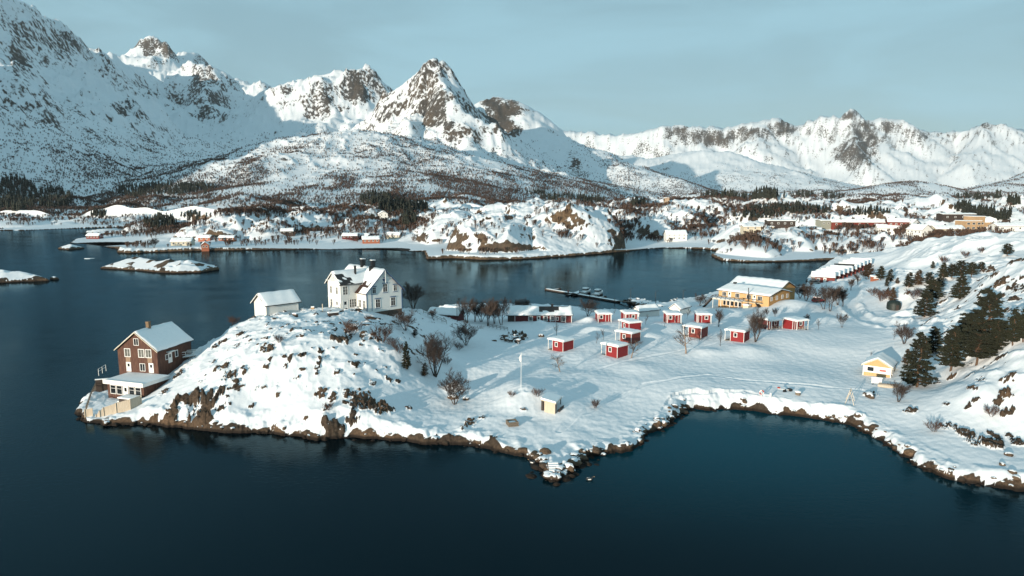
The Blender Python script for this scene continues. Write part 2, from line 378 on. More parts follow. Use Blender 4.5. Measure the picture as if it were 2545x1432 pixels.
# ---- mountains: crest lines swept down with concave flanks
RIDGES = [  # (slope at crest, length of concavity, [(px, py, depth) ...])
 (0.42, 900, [(430,520,1250),(500,470,1400),(560,420,1480),(640,372,1560),(760,337,1620),(880,332,1650),(1000,342,1700),(1080,376,1720),(1150,425,1740),(1215,465,1700),(1300,495,1600)]),
 (0.30, 700, [(880,332,1650),(900,400,1450),(860,460,1250)]),
 (0.30, 700, [(1090,380,1720),(1120,440,1450),(1180,485,1250)]),
 (1.45, 420, [(860,345,2300),(905,296,2320),(955,252,2340),(1010,212,2350),(1042,192,2350),(1062,165,2350),(1076,152,2350),(1092,158,2340),(1108,156,2350),(1122,175,2330),(1145,210,2300),(1180,262,2250),(1215,312,2200),(1255,352,2140),(1310,392,2050),(1380,425,1950),(1450,455,1850),(1540,490,1700)]),
 (1.05, 480, [(1092,158,2340),(1120,230,2190),(1140,300,2060),(1170,350,1950),(1230,405,1830),(1290,445,1720)]),
 (1.00, 480, [(1060,175,2340),(1040,260,2180),(1010,330,2000)]),
 (2.6, 300, [(1200,268,3200),(1222,248,3220),(1245,243,3240),(1268,256,3240),(1285,285,3230),(1296,312,3220)]),
 (0.55, 700, [(1290,318,3200),(1330,328,3050),(1370,340,2950),(1450,372,2800),(1550,412,2620),(1640,442,2480),(1740,474,2300),(1810,492,2150)]),
 (1.0, 520, [(600,300,3100),(660,232,3120),(690,214,3150),(722,214,3150),(748,186,3120),(788,162,3100),(830,156,3100),(868,153,3120),(900,172,3100),(928,205,3080),(942,236,3060),(960,208,3350),(985,225,3350)]),
 (0.8, 520, [(800,165,3100),(800,260,2800),(780,320,2550)]),
 (0.8, 520, [(905,180,3100),(880,260,2850),(860,310,2600)]),
 (0.9, 500, [(240,190,4100),(300,138,4150),(330,116,4200),(356,104,4200),(375,92,4200),(398,120,4200),(430,150,4250),(448,114,4500),(466,135,4500),(520,175,4300),(570,199,4200),(612,193,4200),(650,214,4100),(690,226,3900)]),
 (1.5, 320, [(470,150,3500),(488,140,3450),(502,150,3420),(520,146,3430),(538,178,3430),(556,205,3450)]),
 (1.0, 420, [(505,150,3420),(505,220,3250),(520,280,3050)]),
 (1.1, 800, [(-900,330,1300),(-400,180,1800),(-120,-10,2150),(0,4,2350),(60,26,2480),(130,74,2650),(200,110,2850),(262,134,3080),(305,140,3300),(335,150,3550)]),
 (0.85, 520, [(-400,200,1500),(-150,130,1750),(0,148,1950),(45,158,2030),(100,192,2110),(140,212,2170),(200,252,2270),(270,292,2380),(360,332,2500),(430,372,2620),(490,398,2720),(545,398,2820),(590,412,2900)]),
 (0.75, 520, [(-1000,420,800),(-560,300,1000),(-240,262,1200),(0,268,1400),(60,298,1460),(120,332,1540),(190,375,1640),(260,420,1760),(360,462,1900),(440,485,2020)]),
 (1.0, 900, [(1330,350,6800),(1375,326,6800),(1395,317,6800),(1440,321,6800),(1500,334,6700),(1560,326,6600),(1600,320,6500),(1655,305,6500),(1690,303,6500),(1745,320,6500),(1800,312,6500),(1850,300,6500),(1910,292,6500),(1950,300,6500),(1985,310,6500),(2035,292,6400),(2068,283,6400),(2092,287,6400),(2100,276,6400),(2115,272,6400),(2132,277,6400),(2150,292,6400),(2180,296,6400),(2212,290,6400),(2240,293,6400),(2262,310,6500),(2310,321,6600),(2345,325,6600),(2400,318,6500),(2450,298,6400),(2485,306,6400),(2545,326,6500),(2700,360,6500),(2900,340,6600)]),
 (0.9, 700, [(2115,285,6400),(2120,350,5900),(2150,400,5500)]),
 (0.8, 700, [(1900,300,6500),(1870,350,6000)]),
 (0.8, 700, [(2450,305,6400),(2420,370,5800),(2400,410,5400)]),
 (0.45, 800, [(1480,380,5600),(1600,392,5300),(1720,372,5200),(1800,378,5000),(1880,402,4800),(1950,425,4600),(2020,452,4300),(2090,482,4000)]),
 (0.30, 600, [(2080,494,2000),(2150,470,2150),(2200,458,2200),(2260,453,2250),(2330,464,2250),(2400,480,2200)]),
 (0.40, 600, [(2440,482,2500),(2500,458,2600),(2560,440,2700),(2700,400,2800)]),
]
r0 = int(np.searchsorted(YR, 900)); xm, ym = GX[r0:], GY[r0:]
bump = 10 + 8 * pn(GX[RF:] / 160, GY[RF:] / 160, 3) + 20 * np.clip(fbm(GX[RF:], GY[RF:], 130, 3, 33), 0, 1)
Z[RF:] = bump
hm = np.zeros_like(xm)
warpx = xm + 60 * fbm(xm, ym, 420, 3, 71); warpy = ym + 60 * fbm(xm, ym, 420, 3, 74)
ZM = np.full_like(xm, -50); AMP = np.zeros_like(xm)
for s0, L, pts in RIDGES:
    W3 = [at_d(*p) for p in pts]
    for (ax, ay, az), (bx, by, bz) in zip(W3[:-1], W3[1:]):
        ex, ey = bx - ax, by - ay; l2 = ex * ex + ey * ey + 1e-6
        # limit to the rows this crest can reach
        reach = 3600 if s0 < 2 else 900
        q0, q1 = np.searchsorted(YR, [min(ay, by) - reach, max(ay, by) + reach]); q0 = max(q0 - r0, 0); q1 = q1 - r0
        x, y = warpx[q0:q1], warpy[q0:q1]
        k = sstep(0, 140, np.hypot(xm[q0:q1] - (ax + bx) / 2, ym[q0:q1] - (ay + by) / 2))
        x = xm[q0:q1] * (1 - k) + x * k; y = ym[q0:q1] * (1 - k) + y * k
        t = np.clip(((x - ax) * ex + (y - ay) * ey) / l2, 0, 1)
        d = np.sqrt((x - ax - t * ex) ** 2 + (y - ay - t * ey) ** 2)
        R = 110.0 if s0 < 0.7 else (60.0 if s0 > 2 else 18.0)
        d = np.sqrt(d * d + R * R) - R
        h = az + t * (bz - az) - (s0 * L * np.log1p(d / L) if s0 < 2 else 0.0022 * d * d + 0.25 * d)
        up = h > ZM[q0:q1]
        AMP[q0:q1][up] = 0.45 if s0 < 0.7 else (0.35 if s0 > 2 else 1.0)
        np.maximum(ZM[q0:q1], h, out=ZM[q0:q1])
# off to the left stands the mountain whose shade lies over the left massif
for (ax, ay, az), (bx, by, bz) in [((-3900, 2300, 900), (-3100, 1500, 800)), ((-3100, 1500, 800), (-2450, 800, 560)), ((-2450, 800, 560), (-1480, 350, 400))]:
    ex, ey = bx - ax, by - ay; l2 = ex * ex + ey * ey
    for q in (slice(None),):
        A_, B_ = GX, GY
        t = np.clip(((A_ - ax) * ex + (B_ - ay) * ey) / l2, 0, 1)
        d = np.sqrt((A_ - ax - t * ex) ** 2 + (B_ - ay - t * ey) ** 2)
        h = az + t * (bz - az) - 1.25 * d
        Z[:] = np.maximum(Z, np.where(GX / GY < -0.95, h, -50))
hgt = np.clip((ZM - 25) / 260, 0, 1)
far = sstep(2500, 6500, ym)
ZM = ZM + AMP * hgt * ((ridged(xm, ym, 420, 6, 81, 0.5) - 0.85) * (46 - 18 * far) + 9 * fbm(xm, ym, 90, 4, 85)) + (ridged(xm, ym, 60, 4, 88) - 0.8) * 6 * np.clip(hgt * 3, 0, 1) * (0.4 + 0.6 * AMP)
Z[r0:] = np.maximum(Z[r0:], ZM) + np.clip(1 - np.abs(Z[r0:] - ZM) / 16, 0, 1) * 0.0
# ------------------------------------------------------------------ materials
def mat(name):
    m = bpy.data.materials.new(name); m.use_nodes = True
    nt = m.node_tree; nt.nodes.clear()
    o = nt.nodes.new('ShaderNodeOutputMaterial'); b = nt.nodes.new('ShaderNodeBsdfPrincipled')
    nt.links.new(b.outputs[0], o.inputs[0])
    return m, nt, b
def nd(nt, t, **k):
    n = nt.nodes.new('ShaderNode' + t)
    for a, v in k.items():
        if a in n.inputs.keys(): n.inputs[a].default_value = v
        else: setattr(n, a, v)
    return n
def simple(name, rgb, rough=0.7, var=0.15, scale=3.0, bump=0.0, metallic=0.0, stretch=(1, 1, 1), rgb2=None):
    m, nt, b = mat(name)
    t = nd(nt, 'TexCoord'); p = nd(nt, 'Mapping'); p.inputs['Scale'].default_value = stretch
    n = nd(nt, 'TexNoise'); n.inputs['Scale'].default_value = scale; n.inputs['Detail'].default_value = 5
    r = nd(nt, 'MapRange'); r.inputs[1].default_value = 0.3; r.inputs[2].default_value = 0.7
    x = nd(nt, 'Mix', data_type='RGBA')
    c2 = rgb2 or tuple(c * (1 - 2 * var) for c in rgb)
    x.inputs['A'].default_value = (*rgb, 1); x.inputs['B'].default_value = (*c2, 1)
    nt.links.new(t.outputs['Object'], p.inputs['Vector']); nt.links.new(p.outputs['Vector'], n.inputs['Vector'])
    nt.links.new(n.outputs['Fac'], r.inputs[0]); nt.links.new(r.outputs[0], x.inputs['Factor'])
    nt.links.new(x.outputs['Result'], b.inputs['Base Color'])
    b.inputs['Roughness'].default_value = rough; b.inputs['Metallic'].default_value = metallic
    if bump:
        u = nd(nt, 'Bump'); u.inputs['Strength'].default_value = bump; u.inputs['Distance'].default_value = 0.05
        nt.links.new(n.outputs['Fac'], u.inputs['Height']); nt.links.new(u.outputs[0], b.inputs['Normal'])
    return m
def terrain_mat(name, scale, rock_a, rock_b, bumpd, soft=0.10, nw=0.9, streak=1.0):
    m, nt, b = mat(name)
    g = nd(nt, 'NewGeometry')
    at = nd(nt, 'Attribute', attribute_name='rock')
    n1 = nd(nt, 'TexNoise'); n1.inputs['Scale'].default_value = 0.9 / scale; n1.inputs['Detail'].default_value = 8; n1.inputs['Roughness'].default_value = 0.62
    n2 = nd(nt, 'TexNoise'); n2.inputs['Scale'].default_value = 0.12 / scale; n2.inputs['Detail'].default_value = 4
    pm = nd(nt, 'Mapping'); pm.inputs['Scale'].default_value = (1, 1, streak); nt.links.new(g.outputs['Position'], pm.inputs['Vector'])
    nt.links.new(pm.outputs['Vector'], n1.inputs['Vector']); nt.links.new(g.outputs['Position'], n2.inputs['Vector'])
    ad = nd(nt, 'Math', operation='MULTIPLY_ADD'); ad.inputs[1].default_value = nw
    nt.links.new(n1.outputs['Fac'], ad.inputs[0]); nt.links.new(at.outputs['Fac'], ad.inputs[2])
    r = nd(nt, 'MapRange', interpolation_type='SMOOTHSTEP'); r.inputs[1].default_value = 0.5 + nw * .5 - soft; r.inputs[2].default_value = 0.5 + nw * .5 + soft
    nt.links.new(ad.outputs[0], r.inputs[0])
    rc = nd(nt, 'Mix', data_type='RGBA'); rc.inputs['A'].default_value = (*rock_a, 1); rc.inputs['B'].default_value = (*rock_b, 1)
    rr = nd(nt, 'MapRange'); rr.inputs[1].default_value = 0.35; rr.inputs[2].default_value = 0.65
    nt.links.new(n2.outputs['Fac'], rr.inputs[0]); nt.links.new(rr.outputs[0], rc.inputs['Factor'])
    # grain and cracks in the stone
    n3 = nd(nt, 'TexNoise'); n3.inputs['Scale'].default_value = 2.3 / scale; n3.inputs['Detail'].default_value = 6; n3.inputs['Roughness'].default_value = 0.7
    nt.links.new(g.outputs['Position'], n3.inputs['Vector'])
    r3 = nd(nt, 'MapRange'); r3.inputs[1].default_value = 0.3; r3.inputs[2].default_value = 0.7; r3.inputs[3].default_value = 0.35; r3.inputs[4].default_value = 1.5
    nt.links.new(n3.outputs['Fac'], r3.inputs[0])
    rc2 = nd(nt, 'Mix', data_type='RGBA', blend_type='MULTIPLY'); rc2.inputs['Factor'].default_value = 1.0
    nt.links.new(rc.outputs['Result'], rc2.inputs['A']); nt.links.new(r3.outputs[0], rc2.inputs['B'])
    # tide-wet stone
    sp = nd(nt, 'SeparateXYZ'); nt.links.new(g.outputs['Position'], sp.inputs[0])
    wz = nd(nt, 'MapRange'); wz.inputs[1].default_value = 0.25; wz.inputs[2].default_value = 0.55; wz.inputs[3].default_value = 1.0; wz.inputs[4].default_value = 0.0
    nt.links.new(sp.outputs['Z'], wz.inputs[0])
    wc = nd(nt, 'Mix', data_type='RGBA'); wc.inputs['B'].default_value = (0.018, 0.013, 0.010, 1)
    nt.links.new(wz.outputs[0], wc.inputs['Factor']); nt.links.new(rc2.outputs['Result'], wc.inputs['A'])
    sc = nd(nt, 'Mix', data_type='RGBA'); sc.inputs['A'].default_value = (0.735, 0.755, 0.78, 1)
    nt.links.new(r.outputs[0], sc.inputs['Factor']); nt.links.new(wc.outputs['Result'], sc.inputs['B'])
    nt.links.new(sc.outputs['Result'], b.inputs['Base Color'])
    b.inputs['Roughness'].default_value = 0.8; b.inputs['Specular IOR Level'].default_value = 0.15
    bu = nd(nt, 'Bump'); bu.inputs['Strength'].default_value = 0.55; bu.inputs['Distance'].default_value = bumpd
    hx = nd(nt, 'Mix', data_type='FLOAT'); hx.inputs['A'].default_value = 0.25; hx.inputs['B'].default_value = 1.0
    nt.links.new(r.outputs[0], hx.inputs['Factor'])
    hm_ = nd(nt, 'Math', operation='MULTIPLY'); nt.links.new(hx.outputs['Result'], hm_.inputs[0]); nt.links.new(n3.outputs['Fac'], hm_.inputs[1])
    nt.links.new(hm_.outputs[0], bu.inputs['Height']); nt.links.new(bu.outputs[0], b.inputs['Normal'])
    return m
M_GROUND = terrain_mat('snow_and_rock', 1.0, (0.108, 0.069, 0.043), (0.052, 0.039, 0.029), 0.25, 0.1, 1.3)
M_HILL = terrain_mat('snow_and_rock_far_shore', 4.5, (0.135, 0.088, 0.052), (0.08, 0.06, 0.045), 1.0, 0.1, 1.6, 0.7)
M_MOUNT = terrain_mat('snow_and_rock_mountain', 9.0, (0.10, 0.078, 0.060), (0.075, 0.07, 0.066), 6.0, 0.13, 2.0, 0.4)

def water_mat():
    m, nt, b = mat('sea_water')
    g = nd(nt, 'NewGeometry')
    p = nd(nt, 'Mapping'); p.inputs['Scale'].default_value = (1.0, 1.35, 1.0); p.inputs['Rotation'].default_value = (0, 0, 0.25)
    nt.links.new(g.outputs['Position'], p.inputs['Vector'])
    n1 = nd(nt, 'TexNoise'); n1.inputs['Scale'].default_value = 1.1; n1.inputs['Detail'].default_value = 5; n1.inputs['Roughness'].default_value = 0.6; n1.inputs['Distortion'].default_value = 0.6
    n2 = nd(nt, 'TexNoise'); n2.inputs['Scale'].default_value = 0.05; n2.inputs['Detail'].default_value = 4
    nt.links.new(p.outputs['Vector'], n1.inputs['Vector']); nt.links.new(p.outputs['Vector'], n2.inputs['Vector'])
    r = nd(nt, 'MapRange'); r.inputs[1].default_value = 0.35; r.inputs[2].default_value = 0.65; r.inputs[3].default_value = 0.35; r.inputs[4].default_value = 1.0
    nt.links.new(n2.outputs['Fac'], r.inputs[0])
    mu = nd(nt, 'Math', operation='MULTIPLY'); nt.links.new(n1.outputs['Fac'], mu.inputs[0]); nt.links.new(r.outputs[0], mu.inputs[1])
    bu = nd(nt, 'Bump'); bu.inputs['Strength'].default_value = 0.36; bu.inputs['Distance'].default_value = 0.12
    nt.links.new(mu.outputs[0], bu.inputs['Height']); nt.links.new(bu.outputs[0], b.inputs['Normal'])
    # greener over the shallow sand of the bay
    vs = nd(nt, 'VectorMath', operation='SUBTRACT'); vs.inputs[1].default_value = (36, 108, 0)
    nt.links.new(g.outputs['Position'], vs.inputs[0])
    vm = nd(nt, 'VectorMath', operation='MULTIPLY'); vm.inputs[1].default_value = (1/46, 1/34, 0)
    nt.links.new(vs.outputs[0], vm.inputs[0])
    vl = nd(nt, 'VectorMath', operation='LENGTH'); nt.links.new(vm.outputs[0], vl.inputs[0])
    rr = nd(nt, 'MapRange', interpolation_type='SMOOTHSTEP'); rr.inputs[1].default_value = 1.3; rr.inputs[2].default_value = 0.0
    nt.links.new(vl.outputs['Value'], rr.inputs[0])
    c = nd(nt, 'Mix', data_type='RGBA'); c.inputs['A'].default_value = (0.0003, 0.004, 0.006, 1); c.inputs['B'].default_value = (0.0003, 0.042, 0.060, 1)
    nt.links.new(rr.outputs[0], c.inputs['Factor']); nt.links.new(c.outputs['Result'], b.inputs['Base Color'])
    b.inputs['Roughness'].default_value = 0.5; b.inputs['Specular IOR Level'].default_value = 0.0
    gl = nd(nt, 'BsdfGlossy'); gl.inputs['Roughness'].default_value = 0.07; gl.inputs['Color'].default_value = (0.31, 0.50, 0.60, 1); nt.links.new(bu.outputs[0], gl.inputs['Normal'])
    fr = nd(nt, 'Fresnel'); fr.inputs['IOR'].default_value = 1.27; nt.links.new(bu.outputs[0], fr.inputs['Normal'])
    ms = nd(nt, 'MixShader'); nt.links.new(fr.outputs[0], ms.inputs[0]); nt.links.new(b.outputs[0], ms.inputs[1]); nt.links.new(gl.outputs[0], ms.inputs[2])
    out = [n for n in nt.nodes if n.type == 'OUTPUT_MATERIAL'][0]; nt.links.new(ms.outputs[0], out.inputs[0])
    return m
M_WATER = water_mat()

# ------------------------------------------------------------------ terrain meshes
def slopes(r0, r1):
    dzc = np.gradient(Z[r0:r1], axis=1) / np.maximum(np.gradient(GX[r0:r1], axis=1), 1e-4)
    dzr = np.gradient(Z[r0:r1], axis=0) / np.gradient(GY[r0:r1], axis=0) - dzc * np.gradient(GX[r0:r1], axis=0) / np.gradient(GY[r0:r1], axis=0)
    return np.sqrt(dzc ** 2 + dzr ** 2), dzc, dzr
def sheet(name, r0, r1, material, wet=True):
    z = Z[r0:r1]; n = r1 - r0
    keep = np.maximum(np.maximum(z[:-1, :-1], z[1:, :-1]), np.maximum(z[:-1, 1:], z[1:, 1:])) > -0.7; keep &= (np.abs(GX[r0:r1][1:, 1:]) < 11500) & (np.abs(GX[r0:r1][1:, :-1]) < 11500)
    idx = np.arange(n * NC).reshape(n, NC)
    f = np.stack([idx[:-1, :-1], idx[:-1, 1:], idx[1:, 1:], idx[1:, :-1]], -1)[keep]
    used = np.unique(f); remap = np.full(n * NC, -1, np.int64); remap[used] = np.arange(len(used)); f = remap[f]
    co = np.stack([GX[r0:r1].ravel(), GY[r0:r1].ravel(), z.ravel()], -1)[used].astype(np.float32)
    me = bpy.data.meshes.new(name)
    me.vertices.add(len(co)); me.vertices.foreach_set('co', co.ravel())
    me.loops.add(len(f) * 4); me.loops.foreach_set('vertex_index', f.ravel().astype(np.int32))
    me.polygons.add(len(f)); me.polygons.foreach_set('loop_start', np.arange(0, len(f) * 4, 4, dtype=np.int32))
    me.polygons.foreach_set('use_smooth', np.ones(len(f), bool))
    me.update(calc_edges=True)
    a = me.attributes.new('rock', 'FLOAT', 'POINT'); a.data.foreach_set('value', ROCK[r0:r1].ravel()[used].astype(np.float32))
    me.materials.append(material)
    o = bpy.data.objects.new(name, me); COL.objects.link(o); o['kind'] = 'structure'
    return o
# rock shows where snow cannot lie
sl, dx_, dy_ = slopes(0, RF)
nzr = fbm(GX[:RF], GY[:RF], 6, 3, 95)
st = np.where(GY[:RF] < 345, sstep(1.25, 2.1, sl + 0.35 * nzr), sstep(0.95, 1.6, sl + 0.35 * nzr))
keepw = np.where(GY[:RF] < 345, 0.55, 1.0)
st[:RN] *= 1 - fld * (X / Y < .6)
ROCK[:RF] = np.where(GY[:RF] < 345, np.maximum(ROCK[:RF] * (0.42 + 0.7 * sstep(0.25, 0.9, sl + 0.3 * nzr)), st * 0.62), np.maximum(ROCK[:RF], st * 0.85))
ROCK[:RF] = np.maximum(ROCK[:RF], np.where((Z[:RF] < 0.2) & (Z[:RF] > -2.5), 1.0, 0))
isl = (sdi > 0.8) * (sdi < 60)
ROCK[:RF] = np.maximum(ROCK[:RF], isl * 0.75 * sstep(0.12, 0.42, fbm(GX[:RF], GY[:RF] * .7, 7, 3, 171)))
slm, dx_, dy_ = slopes(RF, NR)
# photo pixel of each mountain vertex, to find the named crags
def topix(x, y, z):
    yy = y; zz = z - CAM_H
    f = yy * CT - zz * ST; up = yy * ST + zz * CT
    return PX0 + FPX * x / f, PY0 - FPX * up / f
PXm, PYm = topix(GX[RF:], GY[RF:], Z[RF:])
CRAGS = [(1078,175,24,34,1),(1100,290,70,55,.75),(1070,225,45,30,.7),(1245,270,52,40,2.0),(1262,310,36,26,1.4),(880,215,75,70,.9),(800,250,60,50,.5),(780,295,40,25,.7),(390,120,60,35,1),(455,120,22,14,.8),(510,190,55,60,.75),(525,255,45,40,.9),(500,285,40,18,.6),
 (700,222,28,14,1),(180,105,80,30,.8),(60,150,90,90,.55),(40,240,90,50,.6),(170,300,120,60,.45),(350,360,70,40,.5),(220,330,60,40,.5),(310,270,60,40,.4),(450,260,60,20,.5),
 (1690,325,40,25,1.02),(1770,345,60,18,1.30),(1950,318,40,20,1.19),(1860,330,70,20,0.85),(2110,285,25,14,1.02),(2150,340,40,40,1.27),(2120,380,60,40,0.85),(2200,320,40,20,0.68),(2450,305,40,14,1.02),(2320,335,60,14,0.68),(1420,400,60,30,0.68),(700,400,60,20,.5),(900,400,90,20,.45),(800,450,80,16,.45),(1000,460,60,12,.4),(620,450,40,14,.4),(1060,400,50,20,.4),(1660,420,100,30,0.42)]
cr = np.zeros_like(PXm)
for px, py, rx, ry, s in CRAGS:
    cr = np.maximum(cr, s * np.exp(-(((PXm - px) / rx) ** 2 + ((PYm - py) / ry) ** 2) * 1.2))
nm = fbm(GX[RF:], GY[RF:], 70, 4, 97)
ROCK[RF:] = np.clip(sstep(np.where(GY[RF:] > 4500, 0.5, 0.75), np.where(GY[RF:] > 4500, 1.5, 1.9), slm + 0.5 * nm + 0.9 * cr) * np.where(GX[RF:] < -550, .46, .52) + cr * 0.35 * (0.6 + nm), 0, 1)
sheet('ground', 0, r300 + 1, M_GROUND)
sheet('hills', r300, RF + 1, M_HILL)
sheet('mountains', RF, NR, M_MOUNT)
me = bpy.data.meshes.new('water')
w_ = 12000
me.from_pydata([(-w_, -w_, 0), (w_, -w_, 0), (w_, w_, 0), (-w_, w_, 0)], [], [(0, 1, 2, 3)])
me.materials.append(M_WATER)
o = bpy.data.objects.new('water', me); COL.objects.link(o); o['kind'] = 'structure'
# ------------------------------------------------------------------ masses of vegetation nobody could count
def tag(o, label=None, cat=None, group=None, kind=None):
    if label: o['label'] = label
    if cat: o['category'] = cat
    if group: o['group'] = group
    if kind: o['kind'] = kind
    return o
def mesh_np(name, co, tris, material, smooth=False, parent=None):
    me = bpy.data.meshes.new(name); k = tris.shape[1]
    me.vertices.add(len(co)); me.vertices.foreach_set('co', np.ascontiguousarray(co, np.float32).ravel())
    me.loops.add(tris.size); me.loops.foreach_set('vertex_index', np.ascontiguousarray(tris, np.int32).ravel())
    me.polygons.add(len(tris)); me.polygons.foreach_set('loop_start', np.arange(0, tris.size, k, dtype=np.int32))
    if smooth: me.polygons.foreach_set('use_smooth', np.ones(len(tris), bool))
    me.update(calc_edges=True); me.materials.append(material)
    o = bpy.data.objects.new(name, me); COL.objects.link(o)
    if parent: o.parent = parent
    return o
M_TWIG = simple('birch_twigs', (0.082, 0.05, 0.037), 0.9, 0.25, 0.05)
M_TWIG2 = simple('brush_twigs', (0.085, 0.048, 0.032), 0.9, 0.25, 0.2)
M_CONI = simple('dark_needles', (0.022, 0.026, 0.017), 0.9, 0.2, 0.1)
rs = np.random.RandomState(11)
def scatter(tv, tt, P, scale, name, material):
    n = len(P); a = rs.rand(n) * 6.283; c, s = np.cos(a), np.sin(a)
    v = tv[None] * scale[:, None, None]
    x = v[..., 0] * c[:, None] - v[..., 1] * s[:, None]; y = v[..., 0] * s[:, None] + v[..., 1] * c[:, None]
    co = np.stack([x + P[:, None, 0], y + P[:, None, 1], v[..., 2] + P[:, None, 2]], -1).reshape(-1, 3)
    f = (tt[None] + (np.arange(n) * len(tv))[:, None, None]).reshape(-1, 3)
    return mesh_np(name, co, f, material)
def broom(n, w, spread, seed):
    r = np.random.RandomState(seed); V = []; T = []
    for i in range(n):
        a = i * 2.4 + r.rand(); e = spread * (0.3 + 0.7 * r.rand()); h = 0.65 + 0.35 * r.rand()
        tx, ty = math.cos(a) * e, math.sin(a) * e; k = len(V)
        px_, py_ = -math.sin(a + 0.6) * w, math.cos(a + 0.6) * w
        V += [(tx * 0.1, ty * 0.1, -0.1), (tx + px_, ty + py_, h), (tx - px_, ty - py_, h * 0.92)]; T.append((k, k+1, k+2))
    return np.array(V), np.array(T)
def pick(r0, r1, n, prob):
    """n random grid points in rows r0..r1 kept with the given probability field."""
    vis = (UC > -0.9) & (UC < 0.9); cols = np.where(vis)[0]
    i = rs.randint(r0, r1, n); j = cols[rs.randint(0, len(cols), n)]
    k = rs.rand(n) < prob[i - r0, j]; i, j = i[k], j[k]
    return np.stack([GX[i, j] + rs.uniform(-1, 1, len(i)), GY[i, j] + rs.uniform(-2, 2, len(i)), Z[i, j]], -1), i, j
def blobs(PX, PY, L):
    d = np.zeros_like(PX)
    for px, py, rx, ry, s in L:
        d = np.maximum(d, s * np.exp(-(((PX - px) / rx) ** 2 + ((PY - py) / ry) ** 2)))
    return d
# birch woods climbing the mountain sides
x, y, z = GX[RF:], GY[RF:], Z[RF:]
n1 = fbm(x, y * .55, 110, 4, 131, .6)
tl = 250 - 60 * sstep(3500, 6000, y) + 15 * (x < -300) 
dens = sstep(tl + 70 * n1, 40, z) * (0.05 + 0.95 * sstep(-0.25, 0.45, n1)) * sstep(6, 12, z)
SP = [(120,512,220,14,.9),(350,502,160,14,.9),(60,530,120,8,.7),(560,500,100,14,.8),(1050,490,200,14,.9),(850,500,200,14,.8),(700,505,100,14,.7),(1180,470,80,26,.8),(1300,480,120,22,.8),(1450,470,120,30,.7),(1650,465,160,24,.8),(200,450,250,60,.8),(420,440,120,50,.8),(850,380,150,40,.4),(1000,420,160,30,.45),(1150,440,60,30,.7),(1880,465,180,18,.5),(2240,480,120,10,.5),(2400,480,80,14,.5),(100,350,120,60,.4),(1080,350,60,26,.3),(650,400,60,40,.3)]
dens = np.maximum(dens * 0.62, blobs(PXm, PYm, SP) * (0.35 + 0.65 * sstep(-0.3, 0.3, n1)))
dens = dens * np.where(y > 4000, 0.55, 1.0) * sstep(70, 95, np.abs(0 * y) + 100)
TV, TT = broom(5, 0.085, 0.33, 1)
P, i, j = pick(RF, NR - 40, 800000, np.clip(dens * 1.2, 0, 1))
sc = rs.uniform(3.2, 6.2, len(P)) * np.clip(P[:, 1] / 2400, 0.8, 1.5)
tag(scatter(TV, TT, P, sc, 'birch_forest', M_TWIG), 'leafless brown birch woods covering the lower mountain slopes', 'forest', kind='stuff')
# brush on the far shore
x, y, z = GX[r300:RF], GY[r300:RF], Z[r300:RF]
PXf, PYf = topix(x, y, z)
n2 = fbm(x, y, 45, 3, 141)
SPF = [(1560,545,30,45,1),(1540,505,60,12,1),(1620,515,40,14,.8),(1720,560,50,20,.8),(1780,540,40,12,.8),(1900,525,120,12,.8),(2060,545,40,10,.6),(2130,570,40,10,.8),(2320,595,30,16,.9),(2240,575,30,10,.8),(2380,605,60,10,1),(2430,590,60,8,.7),
 (2300,630,30,12,.5),(2160,610,40,12,.5),(2100,620,40,10,.6),(330,565,80,12,.8),(250,535,90,10,.8),(420,570,90,12,.5),(640,530,200,10,.8),(800,520,150,10,1),(900,535,100,10,1),(760,575,120,16,.45),(950,570,100,18,.55),(1050,600,30,10,.3),(1420,590,40,14,.4),(1600,600,60,10,.5),
 (110,522,230,22,1.0),(300,520,150,12,.8),(500,560,60,10,.4),(1000,560,60,20,.5),(880,560,60,14,.5),(2480,570,50,8,.6),(1850,600,30,14,.4),(1950,610,40,10,.3),(2050,600,30,12,.35)]
dens = blobs(PXf, PYf, SPF) * (0.3 + 0.7 * sstep(-0.3, 0.25, n2)) * 0.85 + 0.05 * sstep(-0.1, 0.4, n2)
dens = dens * sstep(1.2, 2.2, z) * (SDALL[r300:RF] > 4) * (sdi[r300:RF] < -3)
TV, TT = broom(7, 0.055, 0.36, 2)
P, i, j = pick(r300, RF, 260000, dens)
ground_lo = P[:, 1] > 345
P = P[ground_lo]
sc = rs.uniform(2.2, 5.0, len(P))
tag(scatter(TV, TT, P, sc, 'brushwood', M_TWIG2), 'reddish brown leafless brush between the snowy knolls across the water', 'brush', kind='stuff')
